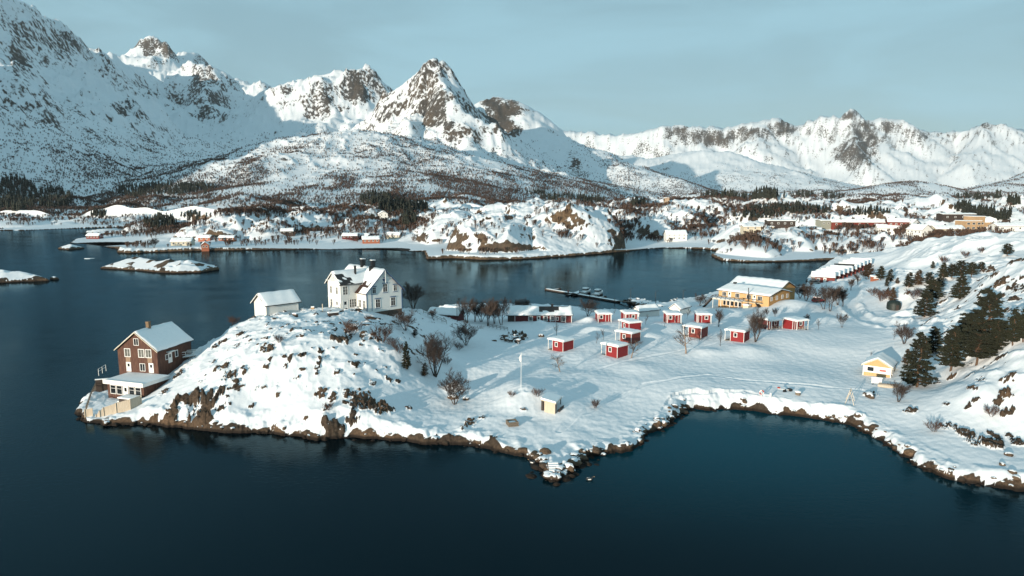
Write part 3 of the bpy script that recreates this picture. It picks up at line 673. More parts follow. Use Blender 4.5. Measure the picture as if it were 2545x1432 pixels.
# dark spruce plantations
def conifer(seed):
    r = np.random.RandomState(seed); V = []; T = []
    for k, (z0, z1, rad) in enumerate([(0.05, 0.5, 0.2), (0.28, 0.75, 0.15), (0.55, 1.0, 0.095)]):
        m = 7; b = len(V); V.append((0, 0, z1))
        for q in range(m):
            a = q * 6.283 / m + k; rr = rad * (0.6 + 0.7 * r.rand()); V.append((math.cos(a) * rr, math.sin(a) * rr, z0 + 0.12 * r.rand()))
        T += [(b, b + 1 + q, b + 1 + (q + 1) % m) for q in range(m)]
    return np.array(V), np.array(T)
CV, CT_ = conifer(3)
WOODS = [('dark spruce wood at the foot of the left mountain, at the frame edge', [(40,485,50,42,200,11),(25,512,60,14,110,10),(130,495,52,26,170,10)]),
 ('dark spruce wood in the shadowed valley mouth below the left spur', [(330,478,38,16,80,11),(420,474,70,14,150,10),(480,470,60,10,100,9)]),
 ('lone dark spruce clump standing on the snowy hill flank', [(510,474,5,10,8,9)]),
 ('dark spruce wood beside the snowy shore on the far left', [(400,556,42,14,100,7),(245,535,18,8,30,7),(485,540,40,8,40,6)]),
 ('dark spruce wood under the brown birch slope of the pyramid peak', [(935,497,40,16,130,9),(990,518,50,12,130,8),(1040,520,30,10,60,8),(1015,550,20,16,50,7)]),
 ('dark spruce belt right of the pyramid mountain foot', [(1400,492,60,8,110,8),(1470,497,40,8,80,8),(1590,508,24,8,50,7),(1330,480,30,6,40,8)]),
 ('dark spruce belt crossing the snowy plain under the right range', [(1960,525,110,9,190,6),(1880,538,60,6,60,5),(2150,530,60,6,60,5)]),
 ('dark spruce rows along the foot of the right snow range', [(1800,488,60,6,60,11),(1880,492,70,6,70,11),(2070,488,30,8,50,11),(1990,484,40,8,40,12),(2430,490,60,8,80,10)]),
 ('dark spruce grove on the snowy rise above the village', [(2392,518,22,10,50,6),(2420,535,28,8,60,6),(2480,540,40,8,60,6),(2520,505,16,8,26,7),(2450,530,30,6,30,6)])]
for lab, L in WOODS:
    P = []; H = []
    for px, py, rx, ry, n, h in L:
        for q in range(n):
            a = rs.rand() * 6.283; r_ = math.sqrt(rs.rand())
            g = ground(px + math.cos(a) * r_ * rx, py + math.sin(a) * r_ * ry, 420)
            if g[2] < 0.5 or g[1] > 5000: continue
            P.append((g[0], g[1], g[2] - 0.3)); H.append(h * rs.uniform(0.75, 1.25))
    tag(scatter(CV, CT_, np.array(P), np.array(H), 'spruce_wood', M_CONI), lab, 'forest', kind='stuff')
# ------------------------------------------------------------------ building kit
class MB:
    def __init__(s): s.v = []; s.f = []
    def face(s, *p):
        k = len(s.v); s.v += [tuple(q) for q in p]; s.f.append(tuple(range(k, k + len(p)))); return s
    def box(s, x0, x1, y0, y1, z0, z1):
        k = len(s.v)
        s.v += [(x0,y0,z0),(x1,y0,z0),(x1,y1,z0),(x0,y1,z0),(x0,y0,z1),(x1,y0,z1),(x1,y1,z1),(x0,y1,z1)]
        s.f += [tuple(k + i for i in q) for q in ((3,2,1,0),(4,5,6,7),(0,1,5,4),(1,2,6,5),(2,3,7,6),(3,0,4,7))]; return s
    def prism(s, prof, y0, y1):          # profile of (x, z), swept along y
        k = len(s.v); n = len(prof)
        s.v += [(x, y0, z) for x, z in prof] + [(x, y1, z) for x, z in prof]
        s.f.append(tuple(range(k, k + n))); s.f.append(tuple(range(k + 2 * n - 1, k + n - 1, -1)))
        for i in range(n):
            j = (i + 1) % n; s.f.append((k + j, k + i, k + n + i, k + n + j))
        return s
    def bar(s, p, q, w, h=None):
        p, q = Vector(p), Vector(q); d = (q - p).normalized(); h = h or w
        a = Vector((0, 0, 1)) if abs(d.z) < 0.9 else Vector((1, 0, 0))
        u = d.cross(a).normalized() * w / 2; v = d.cross(u).normalized() * h / 2
        k = len(s.v)
        for e in (p, q): s.v += [tuple(e + u + v), tuple(e - u + v), tuple(e - u - v), tuple(e + u - v)]
        s.f += [tuple(k + i for i in t) for t in ((3,2,1,0),(4,5,6,7),(0,1,5,4),(1,2,6,5),(2,3,7,6),(3,0,4,7))]; return s
    def tube(s, pts, rad, n=6, cap=True):
        k0 = len(s.v)
        for i, p in enumerate(pts):
            p = Vector(p); d = Vector(pts[min(i + 1, len(pts) - 1)]) - Vector(pts[max(i - 1, 0)])
            d.normalize(); a = Vector((1, 0, 0)) if abs(d.x) < 0.8 else Vector((0, 1, 0))
            u = d.cross(a).normalized(); w = d.cross(u)
            for j in range(n):
                t = 6.2832 * j / n; s.v.append(tuple(p + (u * math.cos(t) + w * math.sin(t)) * rad[i]))
        for i in range(len(pts) - 1):
            for j in range(n):
                a = k0 + i * n + j; b = k0 + i * n + (j + 1) % n; s.f.append((a, b, b + n, a + n))
        if cap:
            s.f.append(tuple(range(k0 + n - 1, k0 - 1, -1))); e = k0 + (len(pts) - 1) * n; s.f.append(tuple(range(e, e + n)))
        return s
    SPLIT = {'corner_board', 'casing', 'support_post', 'post', 'stilt', 'mooring_pile', 'balcony_post', 'weathered_panel', 'handrail', 'rail', 'gable_truss', 'stair'}
    def build(s, name, m, parent=None, smooth=False):
        if name in MB.SPLIT:
            par = list(range(len(s.v)))
            def find(a):
                while par[a] != a: par[a] = par[par[a]]; a = par[a]
                return a
            for f in s.f:
                for q in f[1:]: par[find(q)] = find(f[0])
            groups = {}
            for f in s.f: groups.setdefault(find(f[0]), []).append(f)
            if len(groups) > 1:
                o = None
                for fs in groups.values():
                    ids = sorted({q for f in fs for q in f}); mp_ = {q: i for i, q in enumerate(ids)}
                    b = MB(); b.v = [s.v[q] for q in ids]; b.f = [tuple(mp_[q] for q in f) for f in fs]
                    p_ = b._build(name, m, parent, smooth); o = o or p_
                return o
        return s._build(name, m, parent, smooth)
    def _build(s, name, m, parent=None, smooth=False):
        me = bpy.data.meshes.new(name); me.from_pydata(s.v, [], s.f); me.update()
        bm = bmesh.new(); bm.from_mesh(me); bmesh.ops.recalc_face_normals(bm, faces=bm.faces); bm.to_mesh(me); bm.free()
        if smooth:
            for p in me.polygons: p.use_smooth = True
        me.materials.append(m); o = bpy.data.objects.new(name, me); COL.objects.link(o)
        if parent: o.parent = parent
        return o
def thing(name, label, cat, loc, rot=0.0, group=None):
    o = bpy.data.objects.new(name, None); COL.objects.link(o); o.empty_display_size = 0.3
    o.location = loc; o.rotation_euler = (0, 0, rot); tag(o, label, cat, group); return o
def boards(name, rgb, w=0.14, wear=0.35, rgb2=None, rough=0.75):
    """vertical weather boards: groove bump plus streaky wear."""
    m, nt, b = mat(name)
    t = nd(nt, 'TexCoord'); sp = nd(nt, 'SeparateXYZ'); nt.links.new(t.outputs['Object'], sp.inputs[0])
    ad = nd(nt, 'Math', operation='ADD'); nt.links.new(sp.outputs['X'], ad.inputs[0]); nt.links.new(sp.outputs['Y'], ad.inputs[1])
    dv = nd(nt, 'Math', operation='DIVIDE'); dv.inputs[1].default_value = w; nt.links.new(ad.outputs[0], dv.inputs[0])
    fr = nd(nt, 'Math', operation='FRACT'); nt.links.new(dv.outputs[0], fr.inputs[0])
    gr = nd(nt, 'Math', operation='GREATER_THAN'); gr.inputs[1].default_value = 0.14; nt.links.new(fr.outputs[0], gr.inputs[0])
    p = nd(nt, 'Mapping'); p.inputs['Scale'].default_value = (7, 7, 0.7); nt.links.new(t.outputs['Object'], p.inputs[0])
    n = nd(nt, 'TexNoise'); n.inputs['Scale'].default_value = 1.0; n.inputs['Detail'].default_value = 6; nt.links.new(p.outputs[0], n.inputs['Vector'])
    r = nd(nt, 'MapRange'); r.inputs[1].default_value = 0.42; r.inputs[2].default_value = 0.72; r.inputs[4].default_value = wear; nt.links.new(n.outputs['Fac'], r.inputs[0])
    x = nd(nt, 'Mix', data_type='RGBA'); x.inputs['A'].default_value = (*rgb, 1); x.inputs['B'].default_value = (*(rgb2 or tuple(c * 0.55 for c in rgb)), 1)
    nt.links.new(r.outputs[0], x.inputs['Factor'])
    g2 = nd(nt, 'MapRange'); g2.inputs[3].default_value = 0.72; nt.links.new(gr.outputs[0], g2.inputs[0])
    m2 = nd(nt, 'Mix', data_type='RGBA', blend_type='MULTIPLY'); m2.inputs['Factor'].default_value = 1
    nt.links.new(x.outputs['Result'], m2.inputs['A']); nt.links.new(g2.outputs[0], m2.inputs['B']); nt.links.new(m2.outputs['Result'], b.inputs['Base Color'])
    u = nd(nt, 'Bump'); u.inputs['Strength'].default_value = 0.5; u.inputs['Distance'].default_value = 0.02; nt.links.new(gr.outputs[0], u.inputs['Height']); nt.links.new(u.outputs[0], b.inputs['Normal'])
    b.inputs['Roughness'].default_value = rough
    return m
M_SNOW = simple('roof_snow', (0.86, 0.865, 0.87), 0.8, 0.02, 1.5, 0.5)
M_WHITE = boards('white_boards', (0.74, 0.735, 0.70), 0.16, 0.25, (0.6, 0.59, 0.55))
M_TRIM = simple('white_paint', (0.76, 0.755, 0.73), 0.5, 0.05, 4)
M_BLUE = simple('blue_paint_and_shadow', (0.03, 0.09, 0.20), 0.5, 0.1, 4)
M_BROWN = boards('weathered_brown_boards', (0.062, 0.017, 0.009), 0.17, 0.95, (0.14, 0.068, 0.036))
M_BROWNP = boards('pale_weathered_boards', (0.30, 0.21, 0.14), 0.17, 0.8, (0.17, 0.08, 0.05))
M_RED = boards('red_boards', (0.22, 0.010, 0.012), 0.15, 0.3, (0.2, 0.012, 0.013))
M_RED2 = boards('worn_red_boards', (0.17, 0.024, 0.016), 0.15, 0.6, (0.15, 0.035, 0.022))
M_DRED = boards('dark_red_boards', (0.115, 0.013, 0.013), 0.15, 0.3)
M_ORNG = boards('orange_red_boards', (0.34, 0.11, 0.055), 0.2, 0.2)
M_YEL = boards('yellow_boards', (0.56, 0.35, 0.16), 0.16, 0.4, (0.46, 0.27, 0.11))
M_YEL2 = boards('amber_boards', (0.42, 0.225, 0.075), 0.16, 0.4, (0.33, 0.17, 0.055))
M_TAN = simple('tan_render', (0.45, 0.29, 0.16), 0.8, 0.1, 0.3)
M_GREY = boards('grey_green_boards', (0.28, 0.28, 0.23), 0.3, 0.3)
M_CREAM = boards('cream_boards', (0.58, 0.52, 0.40), 0.3, 0.2)
M_TILE = simple('dark_roof_tile', (0.028, 0.022, 0.02), 0.6, 0.3, 5, 0.6)
M_TILEB = simple('brown_roof_tile', (0.055, 0.022, 0.014), 0.7, 0.3, 6, 0.6)
M_BLK = simple('black_metal', (0.012, 0.012, 0.013), 0.45, 0.1, 5)
M_GLASS = simple('window_glass', (0.018, 0.022, 0.026), 0.08, 0.2, 0.7)
M_CURT = simple('curtained_glass', (0.20, 0.20, 0.18), 0.15, 0.35, 1.2)
M_STONE = simple('foundation_stone', (0.13, 0.085, 0.06), 0.9, 0.35, 2.6, 0.8, rgb2=(0.05, 0.035, 0.03))
M_WOOD = simple('grey_wood', (0.20, 0.16, 0.12), 0.8, 0.2, 3, stretch=(1, 1, 8))
M_DARKW = simple('dark_wood', (0.05, 0.035, 0.028), 0.8, 0.2, 3)
M_PALEW = boards('pale_new_planks', (0.56, 0.47, 0.36), 0.2, 0.6, (0.42, 0.34, 0.25))
M_BRICK = simple('chimney_brick', (0.26, 0.17, 0.10), 0.9, 0.3, 6)
Z3 = Vector((0, 0, 1))
def frame_at(o, d, n):
    o, d, n = Vector(o), Vector(d).normalized(), Vector(n).normalized()
    return lambda u, v, w: tuple(o + d * u + Z3 * v + n * w)
def fbox(mb, F, u0, u1, v0, v1, w0, w1):
    k = len(mb.v)
    mb.v += [F(u0,v0,w0),F(u1,v0,w0),F(u1,v1,w0),F(u0,v1,w0),F(u0,v0,w1),F(u1,v0,w1),F(u1,v1,w1),F(u0,v1,w1)]
    mb.f += [tuple(k + i for i in q) for q in ((3,2,1,0),(4,5,6,7),(0,1,5,4),(1,2,6,5),(2,3,7,6),(3,0,4,7))]
def window(par, F, u, v, w, h, nv=1, nh=1, fm=None, glass=None, t=0.09, hood=None):
    fm = fm or M_TRIM; m = MB()
    fbox(m, F, u-w/2, u-w/2+t, v, v+h, 0.006, .06); fbox(m, F, u+w/2-t, u+w/2, v, v+h, 0.006, .06)
    fbox(m, F, u-w/2+t, u+w/2-t, v, v+t, 0.006, .06); fbox(m, F, u-w/2+t, u+w/2-t, v+h-t, v+h, 0.006, .06)
    for i in range(1, nv + 1):
        c = u - w/2 + w * i / (nv + 1); fbox(m, F, c-.03, c+.03, v+t, v+h-t, 0.008, .05)
    for i in range(1, nh + 1):
        c = v + h * i / (nh + 1) + (0.12*h if nh == 1 else 0); fbox(m, F, u-w/2+t, u+w/2-t, c-.025, c+.025, 0.009, .045)
    o = m.build('window', fm, par)
    g = MB(); fbox(g, F, u-w/2+t*.8, u+w/2-t*.8, v+t*.8, v+h-t*.8, 0.004, .022); g.build('pane', glass or M_GLASS, o)
    if hood:
        q = MB(); fbox(q, F, u-w/2-.1, u+w/2+.1, v+h+0.004, v+h+.2, 0.004, .13); fbox(q, F, u-w/2-.06, u+w/2+.06, v-.14, v-0.004, 0.004, .09); q.build('casing', hood, o)
    return o
def door(par, F, u, v, w, h, m=None, fm=None, pane=True):
    a = MB(); fbox(a, F, u-w/2, u+w/2, v, v+h, 0.004, .03); o = a.build('door', m or M_TRIM, par)
    b = MB(); t = .1
    fbox(b, F, u-w/2-t, u-w/2-.003, v, v+h, 0.006, .07); fbox(b, F, u+w/2+.003, u+w/2+t, v, v+h, 0.006, .07); fbox(b, F, u-w/2-t, u+w/2+t, v+h+.003, v+h+t, 0.006, .07); b.build('door_frame', fm or M_TRIM, o)
    if pane:
        g = MB(); fbox(g, F, u-w*.26, u+w*.26, v+h*.55, v+h*.88, .031, .04); g.build('pane', M_GLASS, o)
    return o
def gable_shell(par, w, L, he, rise, wm, rm, over=0.4, depth=1.5, snow=0.25, z0=0.0, x0=0.0, y0=0.0, names=('wall', 'roof', 'roof_snow'), gap=(None, None), thick=0.14, seed=1, edge=0.1):
    """gable front in the plane y=y0, ridge running along +y."""
    m = MB(); m.prism([(x0, z0-depth), (x0+w, z0-depth), (x0+w, z0+he), (x0+w/2, z0+he+rise), (x0, z0+he)], y0, y0+L)
    wall = m.build(names[0], wm, par)
    k = rise / (w / 2); ov = over
    e = 0.015
    def slab(lo, hi, xa, xb, ya, yb, mb):
        # xa, xb: distance from ridge (0) to eave on one side; signs by side
        for sx in (-1, 1):
            c = x0 + w / 2
            P = [(c + sx*xa, z0+he+rise - xa*k + lo), (c + sx*xb, z0+he+rise - xb*k + lo), (c + sx*xb, z0+he+rise - xb*k + hi), (c + sx*xa, z0+he+rise - xa*k + hi)]
            mb.prism(P, ya, yb)
    r = MB(); slab(e, e+thick, 0, w/2+ov, y0-ov, y0+L+ov, r); roof = r.build(names[1], rm, par)
    if snow:
        # snow blanket as a small height field so its edge wavers
        R = random.Random(seed); mb = MB(); c = x0 + w/2
        nx = 14; ny = max(8, int(L * 1.6)); bare = gap[0]
        xs = [(-1 + 2*i/nx) * (w/2 + ov - edge*.5) for i in range(nx+1)]; ys = [y0-ov+edge*.6 + (L+2*ov-1.2*edge) * j/ny for j in range(ny+1)]
        top = {}; base = {}
        for i, x in enumerate(xs):
            for j, y in enumerate(ys):
                zz = z0+he+rise - abs(x)*k + e + thick
                ed = 0.35 if i in (0, nx) or j in (0, ny) else 1.0
                s_ = snow * ed * (0.8 + 0.35 * math.sin(x*1.7+y*0.9+seed) * math.sin(y*1.3-x+seed*2) + 0.1*R.random())
                jit = edge * (R.random() - .5)
                xx = x + (jit if i in (0, nx) else 0); yy = y + (jit if j in (0, ny) else 0)
                if abs(x) < 1e-6: s_ -= 0.0
                if bare and bare(x + w/2, y - y0): s_ = -thick * 0.6
                top[i, j] = (c+xx, yy, zz + s_); base[i, j] = (c+xx, yy, zz - 0.03)
        idx = {}
        for q, t in enumerate((top, base)):
            for i in range(nx+1):
                for j in range(ny+1): idx[q, i, j] = len(mb.v); mb.v.append(t[i, j])
        for i in range(nx):
            for j in range(ny): mb.f.append((idx[0,i,j], idx[0,i+1,j], idx[0,i+1,j+1], idx[0,i,j+1]))
        for i in range(nx):
            mb.f.append((idx[0,i,0], idx[1,i,0], idx[1,i+1,0], idx[0,i+1,0])); mb.f.append((idx[0,i+1,ny], idx[1,i+1,ny], idx[1,i,ny], idx[0,i,ny]))
        for j in range(ny):
            mb.f.append((idx[0,0,j+1], idx[1,0,j+1], idx[1,0,j], idx[0,0,j])); mb.f.append((idx[0,nx,j], idx[1,nx,j], idx[1,nx,j+1], idx[0,nx,j+1]))
        so = mb.build(names[2], M_SNOW, roof, smooth=True)
    return wall, roof
def verge(par, w, he, rise, y, over, m, x0=0.0, z0=0.0, h=0.22, t=0.05, name='bargeboard', lift=0.155):
    k = rise / (w/2); b = MB(); c = x0 + w/2
    for sx in (-1, 1):
        xa, xb = 0, w/2 + over
        P = [(c, z0+he+rise+lift-h), (c+sx*xb, z0+he+rise-xb*k+lift-h), (c+sx*xb, z0+he+rise-xb*k+lift), (c, z0+he+rise+lift)]
        b.prism(P, y, y - t)
    return b.build(name, m, par)
# ------------------------------------------------------------------ the big white house on the knoll
def rot_of(e1): return math.atan2(e1[1], e1[0])
def white_house():
    e1 = (.716, .70); H = thing('house', 'large white wooden house with two dark chimneys on top of the rocky knoll', 'house', (-33.6, 155.0, 12.0), rot_of(e1))
    W_, L_, he, ri = 9.9, 15.0, 4.4, 4.8
    bare = lambda x, y: (x < 1.9 + 0.55*math.sin(y*2.3) and 0.3 < y < 4.6) and not (x < 0.9 and 0.8 < y < 2.6)
    gable_shell(H, W_, L_, he, ri, M_WHITE, M_TILEB, 0.55, 0.5, 0.22, gap=(bare, None), seed=3)
    f = MB(); f.box(0.06, W_-.06, 0.05, L_-.05, -5, -.504); f.build('foundation', M_STONE, H)
    verge(H, W_, he, ri, -.553, .55, M_BLUE, h=.24)
    F = frame_at((0, 0, 0), (1, 0, 0), (0, -1, 0))
    for u, v, w, h in ((2.1, 3.85, 1.15, 1.6), (5.15, 3.9, 1.35, 2.1), (8.0, 3.85, 1.15, 1.6), (3.05, .4, 1.4, 2.15), (7.3, .4, 1.4, 2.15)):
        window(H, F, u, v, w, h, 1, 1, hood=M_BLUE, t=.13)
    d = MB(); k = len(d.v)
    for w0 in (0.006, .05):
        d.v += [F(4.95, 6.35, w0), F(5.45, 7.0, w0), F(4.95, 7.65, w0), F(4.45, 7.0, w0)]
    d.f += [(3,2,1,0), (4,5,6,7), (0,1,5,4), (1,2,6,5), (2,3,7,6), (3,0,4,7)]; d.build('attic_window', M_BLUE, H)
    g = MB(); g.bar((4.95, -.62, 6.2), (4.95, -.62, 9.15), .12); g.bar((3.2, -.6, 7.35), (6.7, -.6, 7.35), .10); g.build('gable_truss', M_TRIM, H)
    cb = MB(); cb.box(-.07, .16, -.055, -.006, -.5, 4.25); cb.box(1.35, 1.47, -.045, -.006, -.5, 5.5); cb.box(W_-.16, W_+.07, -.055, -.006, -.5, 4.25); cb.build('corner_board', M_BLUE, H)  # blue on these boards paints in the blue shadow on them
    for y, s in ((4.6, 1.0), (9.0, 1.1)):
        c = MB(); c.box(W_/2-.42*s, W_/2+.42*s, y-.42*s, y+.42*s, he+ri-.5, he+ri+1.5); c.box(W_/2-.52*s, W_/2+.52*s, y-.52*s, y+.52*s, he+ri+1.504, he+ri+1.68)
        c.box(W_/2-.3, W_/2+.3, y-.3, y+.3, he+ri+1.684, he+ri+1.95); ch = c.build('chimney', M_BLK, H)
        if y < 5:
            b = MB(); b.box(W_/2-1.0, W_/2-.45, y-.25, y+.25, he+ri-.9, he+ri+.65); b.build('vent_box', M_BLK, ch)
        q = MB(); q.box(W_/2-.5, W_/2+.5, y-.5, y+.5, he+ri+1.95, he+ri+2.07); q.build('chimney_snow', M_SNOW, ch)
    # cross wing: its gable looks to the left front
    ws, wl, wh, wr = 5.7, 8.6, 6.4, 2.5
    wing = bpy.data.objects.new('wing', None); COL.objects.link(wing); wing.parent = H
    wing.location = (-4.25, 9.86, 0); wing.rotation_euler = (0, 0, -math.pi/2)
    bare2 = lambda x, y: x > 3.5 and 0.0 < y < 3.6 and (math.sin(x*3.1 + y*1.7) + math.sin(y*2.3 - x*5.2) + .8*math.sin(x*9.7 + y*7.9)) > -.9
    gable_shell(wing, ws, wl, wh, wr, M_WHITE, M_TILE, .5, 2.0, .16, gap=(bare2, None), seed=5)
    verge(wing, ws, wh, wr, -.503, .5, M_TRIM, h=.26)
    F = frame_at((0, 0, 0), (1, 0, 0), (0, -1, 0))
    for u in (1.5, 4.1): window(wing, F, u, 3.75, .95, 1.75, 1, 1, glass=M_CURT)
    window(wing, F, 1.5, .7, .95, 1.75, 1, 1); door(wing, F, 4.0, 0.1, 1.0, 2.2)
    b = MB(); fbox(b, F, -.03, ws+.03, 2.85, 3.05, .004, .07); b.build('band', M_TRIM, wing)
    t = MB(); t.bar((.2, -.56, 6.9), (5.5, -.56, 6.9), .1); t.bar((2.85, -.56, 6.8), (2.85, -.56, 8.8), .1); t.bar((1.4, -.56, 6.9), (2.85, -.56, 7.7), .08); t.bar((4.3, -.56, 6.9), (2.85, -.56, 7.7), .08); t.build('gable_truss', M_TRIM, wing)
    F = frame_at((ws, 0, 0), (0, 1, 0), (1, 0, 0))
    window(wing, F, 1.25, 3.6, 1.5, 2.2, 1, 2, glass=M_CURT, t=.16); door(wing, F, 1.15, .15, 1.15, 2.25)
    b = MB(); fbox(b, F, 0.0, 4.2, 2.85, 3.02, .004, .06); b.build('band', M_TRIM, wing)
    for u in (2.55, 3.15, 3.75): window(wing, F, u, .55, .55, 2.0, 0, 2, t=.07)
    F = frame_at((0, 4.1, 0), (0, -1, 0), (-1, 0, 0))
    for u in (.95, 1.55, 2.85, 3.4): window(H, F, u, .5, .5, 1.9, 0, 1, t=.07)
    p = MB(); p.box(3.75, 4.15, 4.9, 5.3, 6.9, 10.1); p.build('flue', M_BLK, wing)
    s = MB(); s.box(3.4, 6.4, -1.7, -.02, -3.0, -1.55); s.build('landing', M_STONE, H)
white_house()
def garage():
    e1 = (.71, -.70); Wd, L_ = 6.1, 7.6; K = at_z(663.5, 785, 12.2); o = (K[0] - Wd*e1[0], K[1] - Wd*e1[1], 12.2)
    G = thing('garage', 'low white garage with snowy gable roof left of the big white house', 'garage', o, rot_of(e1))
    gable_shell(G, Wd, L_, 2.5, 2.05, M_WHITE, M_TILE, .6, 1.5, .20, seed=8)
    verge(G, Wd, 2.5, 2.05, -.604, .6, M_TRIM, h=.2, lift=.12)
    b = MB(); b.tube([(Wd+.06, -.06, -1), (Wd+.06, -.06, 2.3), (Wd+.4, -.5, 2.35)], [.05]*3, 6); b.build('downpipe', M_BLK, G)
    F = frame_at((Wd, 0, 0), (0, 1, 0), (1, 0, 0)); b = MB(); fbox(b, F, .0, .16, -1, 2.4, .003, .03); fbox(b, F, L_-.16, L_, -1, 2.4, .003, .03); b.build('corner_board', M_TRIM, G)
garage()
# ------------------------------------------------------------------ the brown house by the water
def brown_house():
    e1 = Vector((.982, -.19)).normalized(); Wd, L_, he, ri = 8.7, 10.0, 4.55, 3.35
    K = at_z(394.2, 928.7, 4.75); o = (K[0] - Wd*e1[0], K[1] - Wd*e1[1], 4.75)
    H = thing('house', 'tall weathered brown wooden house with snowy roof at the left water edge', 'house', o, rot_of(e1))
    gable_shell(H, Wd, L_, he, ri, M_BROWN, M_TILE, .42, 4.5, .22, seed=12)
    verge(H, Wd, he, ri, -.424, .42, M_CREAM, h=.18, lift=.13)
    F = frame_at((0, 0, 0), (1, 0, 0), (0, -1, 0))
    window(H, F, 4.3, 5.35, 1.1, 1.4, 1, 0)
    for u in (2.2, 5.25, 6.8): window(H, F, u, 3.0, 1.35, 1.7, 1, 0, glass=M_CURT, t=.12)
    for u in (2.25, 7.2): door(H, F, u, .1, .85, 1.8)
    window(H, F, 5.3, .3, 1.2, 1.55, 1, 0)
    b = MB()
    for u in (2.2, 7.0): fbox(b, F, u-.5, u+.5, 2.05, 2.98, .004, .025)
    b.build('weathered_panel', M_BROWNP, H)
    c = MB(); c.box(Wd/2-.32, Wd/2+.32, 3.2, 3.85, he+ri-.4, he+ri+1.35); c.box(Wd/2-.38, Wd/2+.38, 3.14, 3.91, he+ri+1.354, he+ri+1.5); c.build('chimney', M_BRICK, H)
    F = frame_at((Wd, 0, 0), (0, 1, 0), (1, 0, 0))
    window(H, F, 5.4, 2.0, .9, 1.4, 0, 0, t=.12); window(H, F, 2.6, 2.1, .9, 1.1, 0, 0, t=.1)
    d = MB(); fbox(d, F, 2.5, 4.2, 3.55, 3.7, .004, .8); d.build('door_canopy', M_TRIM, H)
    door(H, F, 3.5, 1.3, .9, 1.95)
    # low annex with glazed front
    a1 = Vector((.955, -.297)).normalized()
    A = thing('annex', 'low brown annex with glazed front and flat snowy roof below the brown house', 'building', (*at_z(269.5, 986.8, 1.35), 1.35), rot_of(a1))
    w, dp, h = 8.5, 6.0, 2.75
    m = MB(); m.box(0, w, 0, dp, -2, h); m.build('wall', M_BROWN, A)
    r = MB(); r.box(-.45, w+.35, -.45, dp, h+.004, h+.2); rf = r.build('roof', M_CREAM, A)
    r = MB(); r.box(-.5, w+.4, -.5, -.454, h-.05, h+.75); r.box(-.5, -.454, -.45, dp, h-.05, h+.62); r.box(w+.354, w+.4, -.45, dp, h-.05, h+.62); r.build('parapet', M_TRIM, rf)
    s = MB(); s.box(-.43, w+.33, -.43, dp-.02, h+.206, h+.62); s.build('roof_snow', M_SNOW, rf)
    F = frame_at((0, 0, 0), (1, 0, 0), (0, -1, 0))
    for u in (1.35, 2.85, 5.75, 7.25): window(A, F, u, .75, 1.35, 1.75, 0, 1, t=.1)
    door(A, F, 4.3, .25, 1.05, 2.2)
    F = frame_at((0, dp, 0), (0, -1, 0), (-1, 0, 0)); window(A, F, 5.2, .75, .9, 1.7, 0, 0, t=.1)
    # roof-deck rail
    for (p, q, lab) in (((-79.6, 127.2), (-80.2, 130.6), None),):
        R = thing('railing', 'white pipe railing on the annex roof edge beside the brown house', 'railing', (p[0], p[1], 4.7))
        b = MB(); dx, dy = q[0]-p[0], q[1]-p[1]
        for t in (0, .5, 1): b.bar((dx*t, dy*t, -.3), (dx*t, dy*t, 1.0), .06)
        b.build('post', M_TRIM, R); b = MB(); b.bar((0, 0, 1.02), (dx, dy, 1.02), .06); b.bar((0, 0, .55), (dx, dy, .55), .045); b.build('rail', M_TRIM, R)
brown_house()
def picket(name, label, pts, h, m, gaps=(), post=1.8, post_m=None, board=.2, cat='fence'):
    """board fence along ground points [(x, y, z, height)]."""
    T = thing(name, label, cat, (pts[0][0], pts[0][1], pts[0][2])); o = Vector(pts[0][:3]); b = MB(); ps = MB()
    R = random.Random(4)
    for (x0, y0, z0, h0), (x1, y1, z1, h1) in zip(pts[:-1], pts[1:]):
        p, q = Vector((x0, y0, z0)) - o, Vector((x1, y1, z1)) - o; L = (q - p).length; n = max(1, int(L / board)); d = (q - p) / L
        nrm = Vector((d.y, -d.x, 0))
        for i in range(n):
            a = p + (q - p) * (i / n); c = p + (q - p) * ((i + .94) / n); hh = h0 + (h1 - h0) * i / n + .05 * R.random()
            k = len(b.v)
            for e, zz in ((a, -.5), (c, -.5), (c, hh), (a, hh)): b.v += [tuple(e + Z3*zz), tuple(e + nrm*.03 + Z3*zz)]
            b.f += [(k, k+2, k+4, k+6), (k+7, k+5, k+3, k+1), (k, k+1, k+3, k+2), (k+2, k+3, k+5, k+4), (k+4, k+5, k+7, k+6), (k+6, k+7, k+1, k)]
        m2 = max(1, round(L / post))
        for i in range(m2 + 1):
            e = p + (q - p) * (i / m2) + nrm * .09; ps.bar(tuple(e - Z3*.6), tuple(e + Z3*(h0 + (h1-h0)*i/m2 + .08)), .11)
    b.build('boards', m, T); ps.build('post', post_m or m, T); return T
def zg(x, y): return zat(x, y)
def fp(px, py, h, z=.9):
    x, y = at_z(px, py, z); return (x, y, max(zg(x, y), .5) - .1, h)
picket('fence', 'short pale plank fence section at the rocky tip below the brown annex', [fp(212, 1033, 1.5), fp(231, 1032, 1.5)], 1.3, M_PALEW)
picket('fence', 'tall pale plank fence with stepped top below the brown annex', [fp(239, 1032, .5), fp(248, 1032, 1.2), fp(258, 1031, 1.6), fp(290, 1029, 1.95), fp(325, 1024, 1.95, 1.1), fp(352, 1010, 1.6, 1.6)], 2.1, M_PALEW)
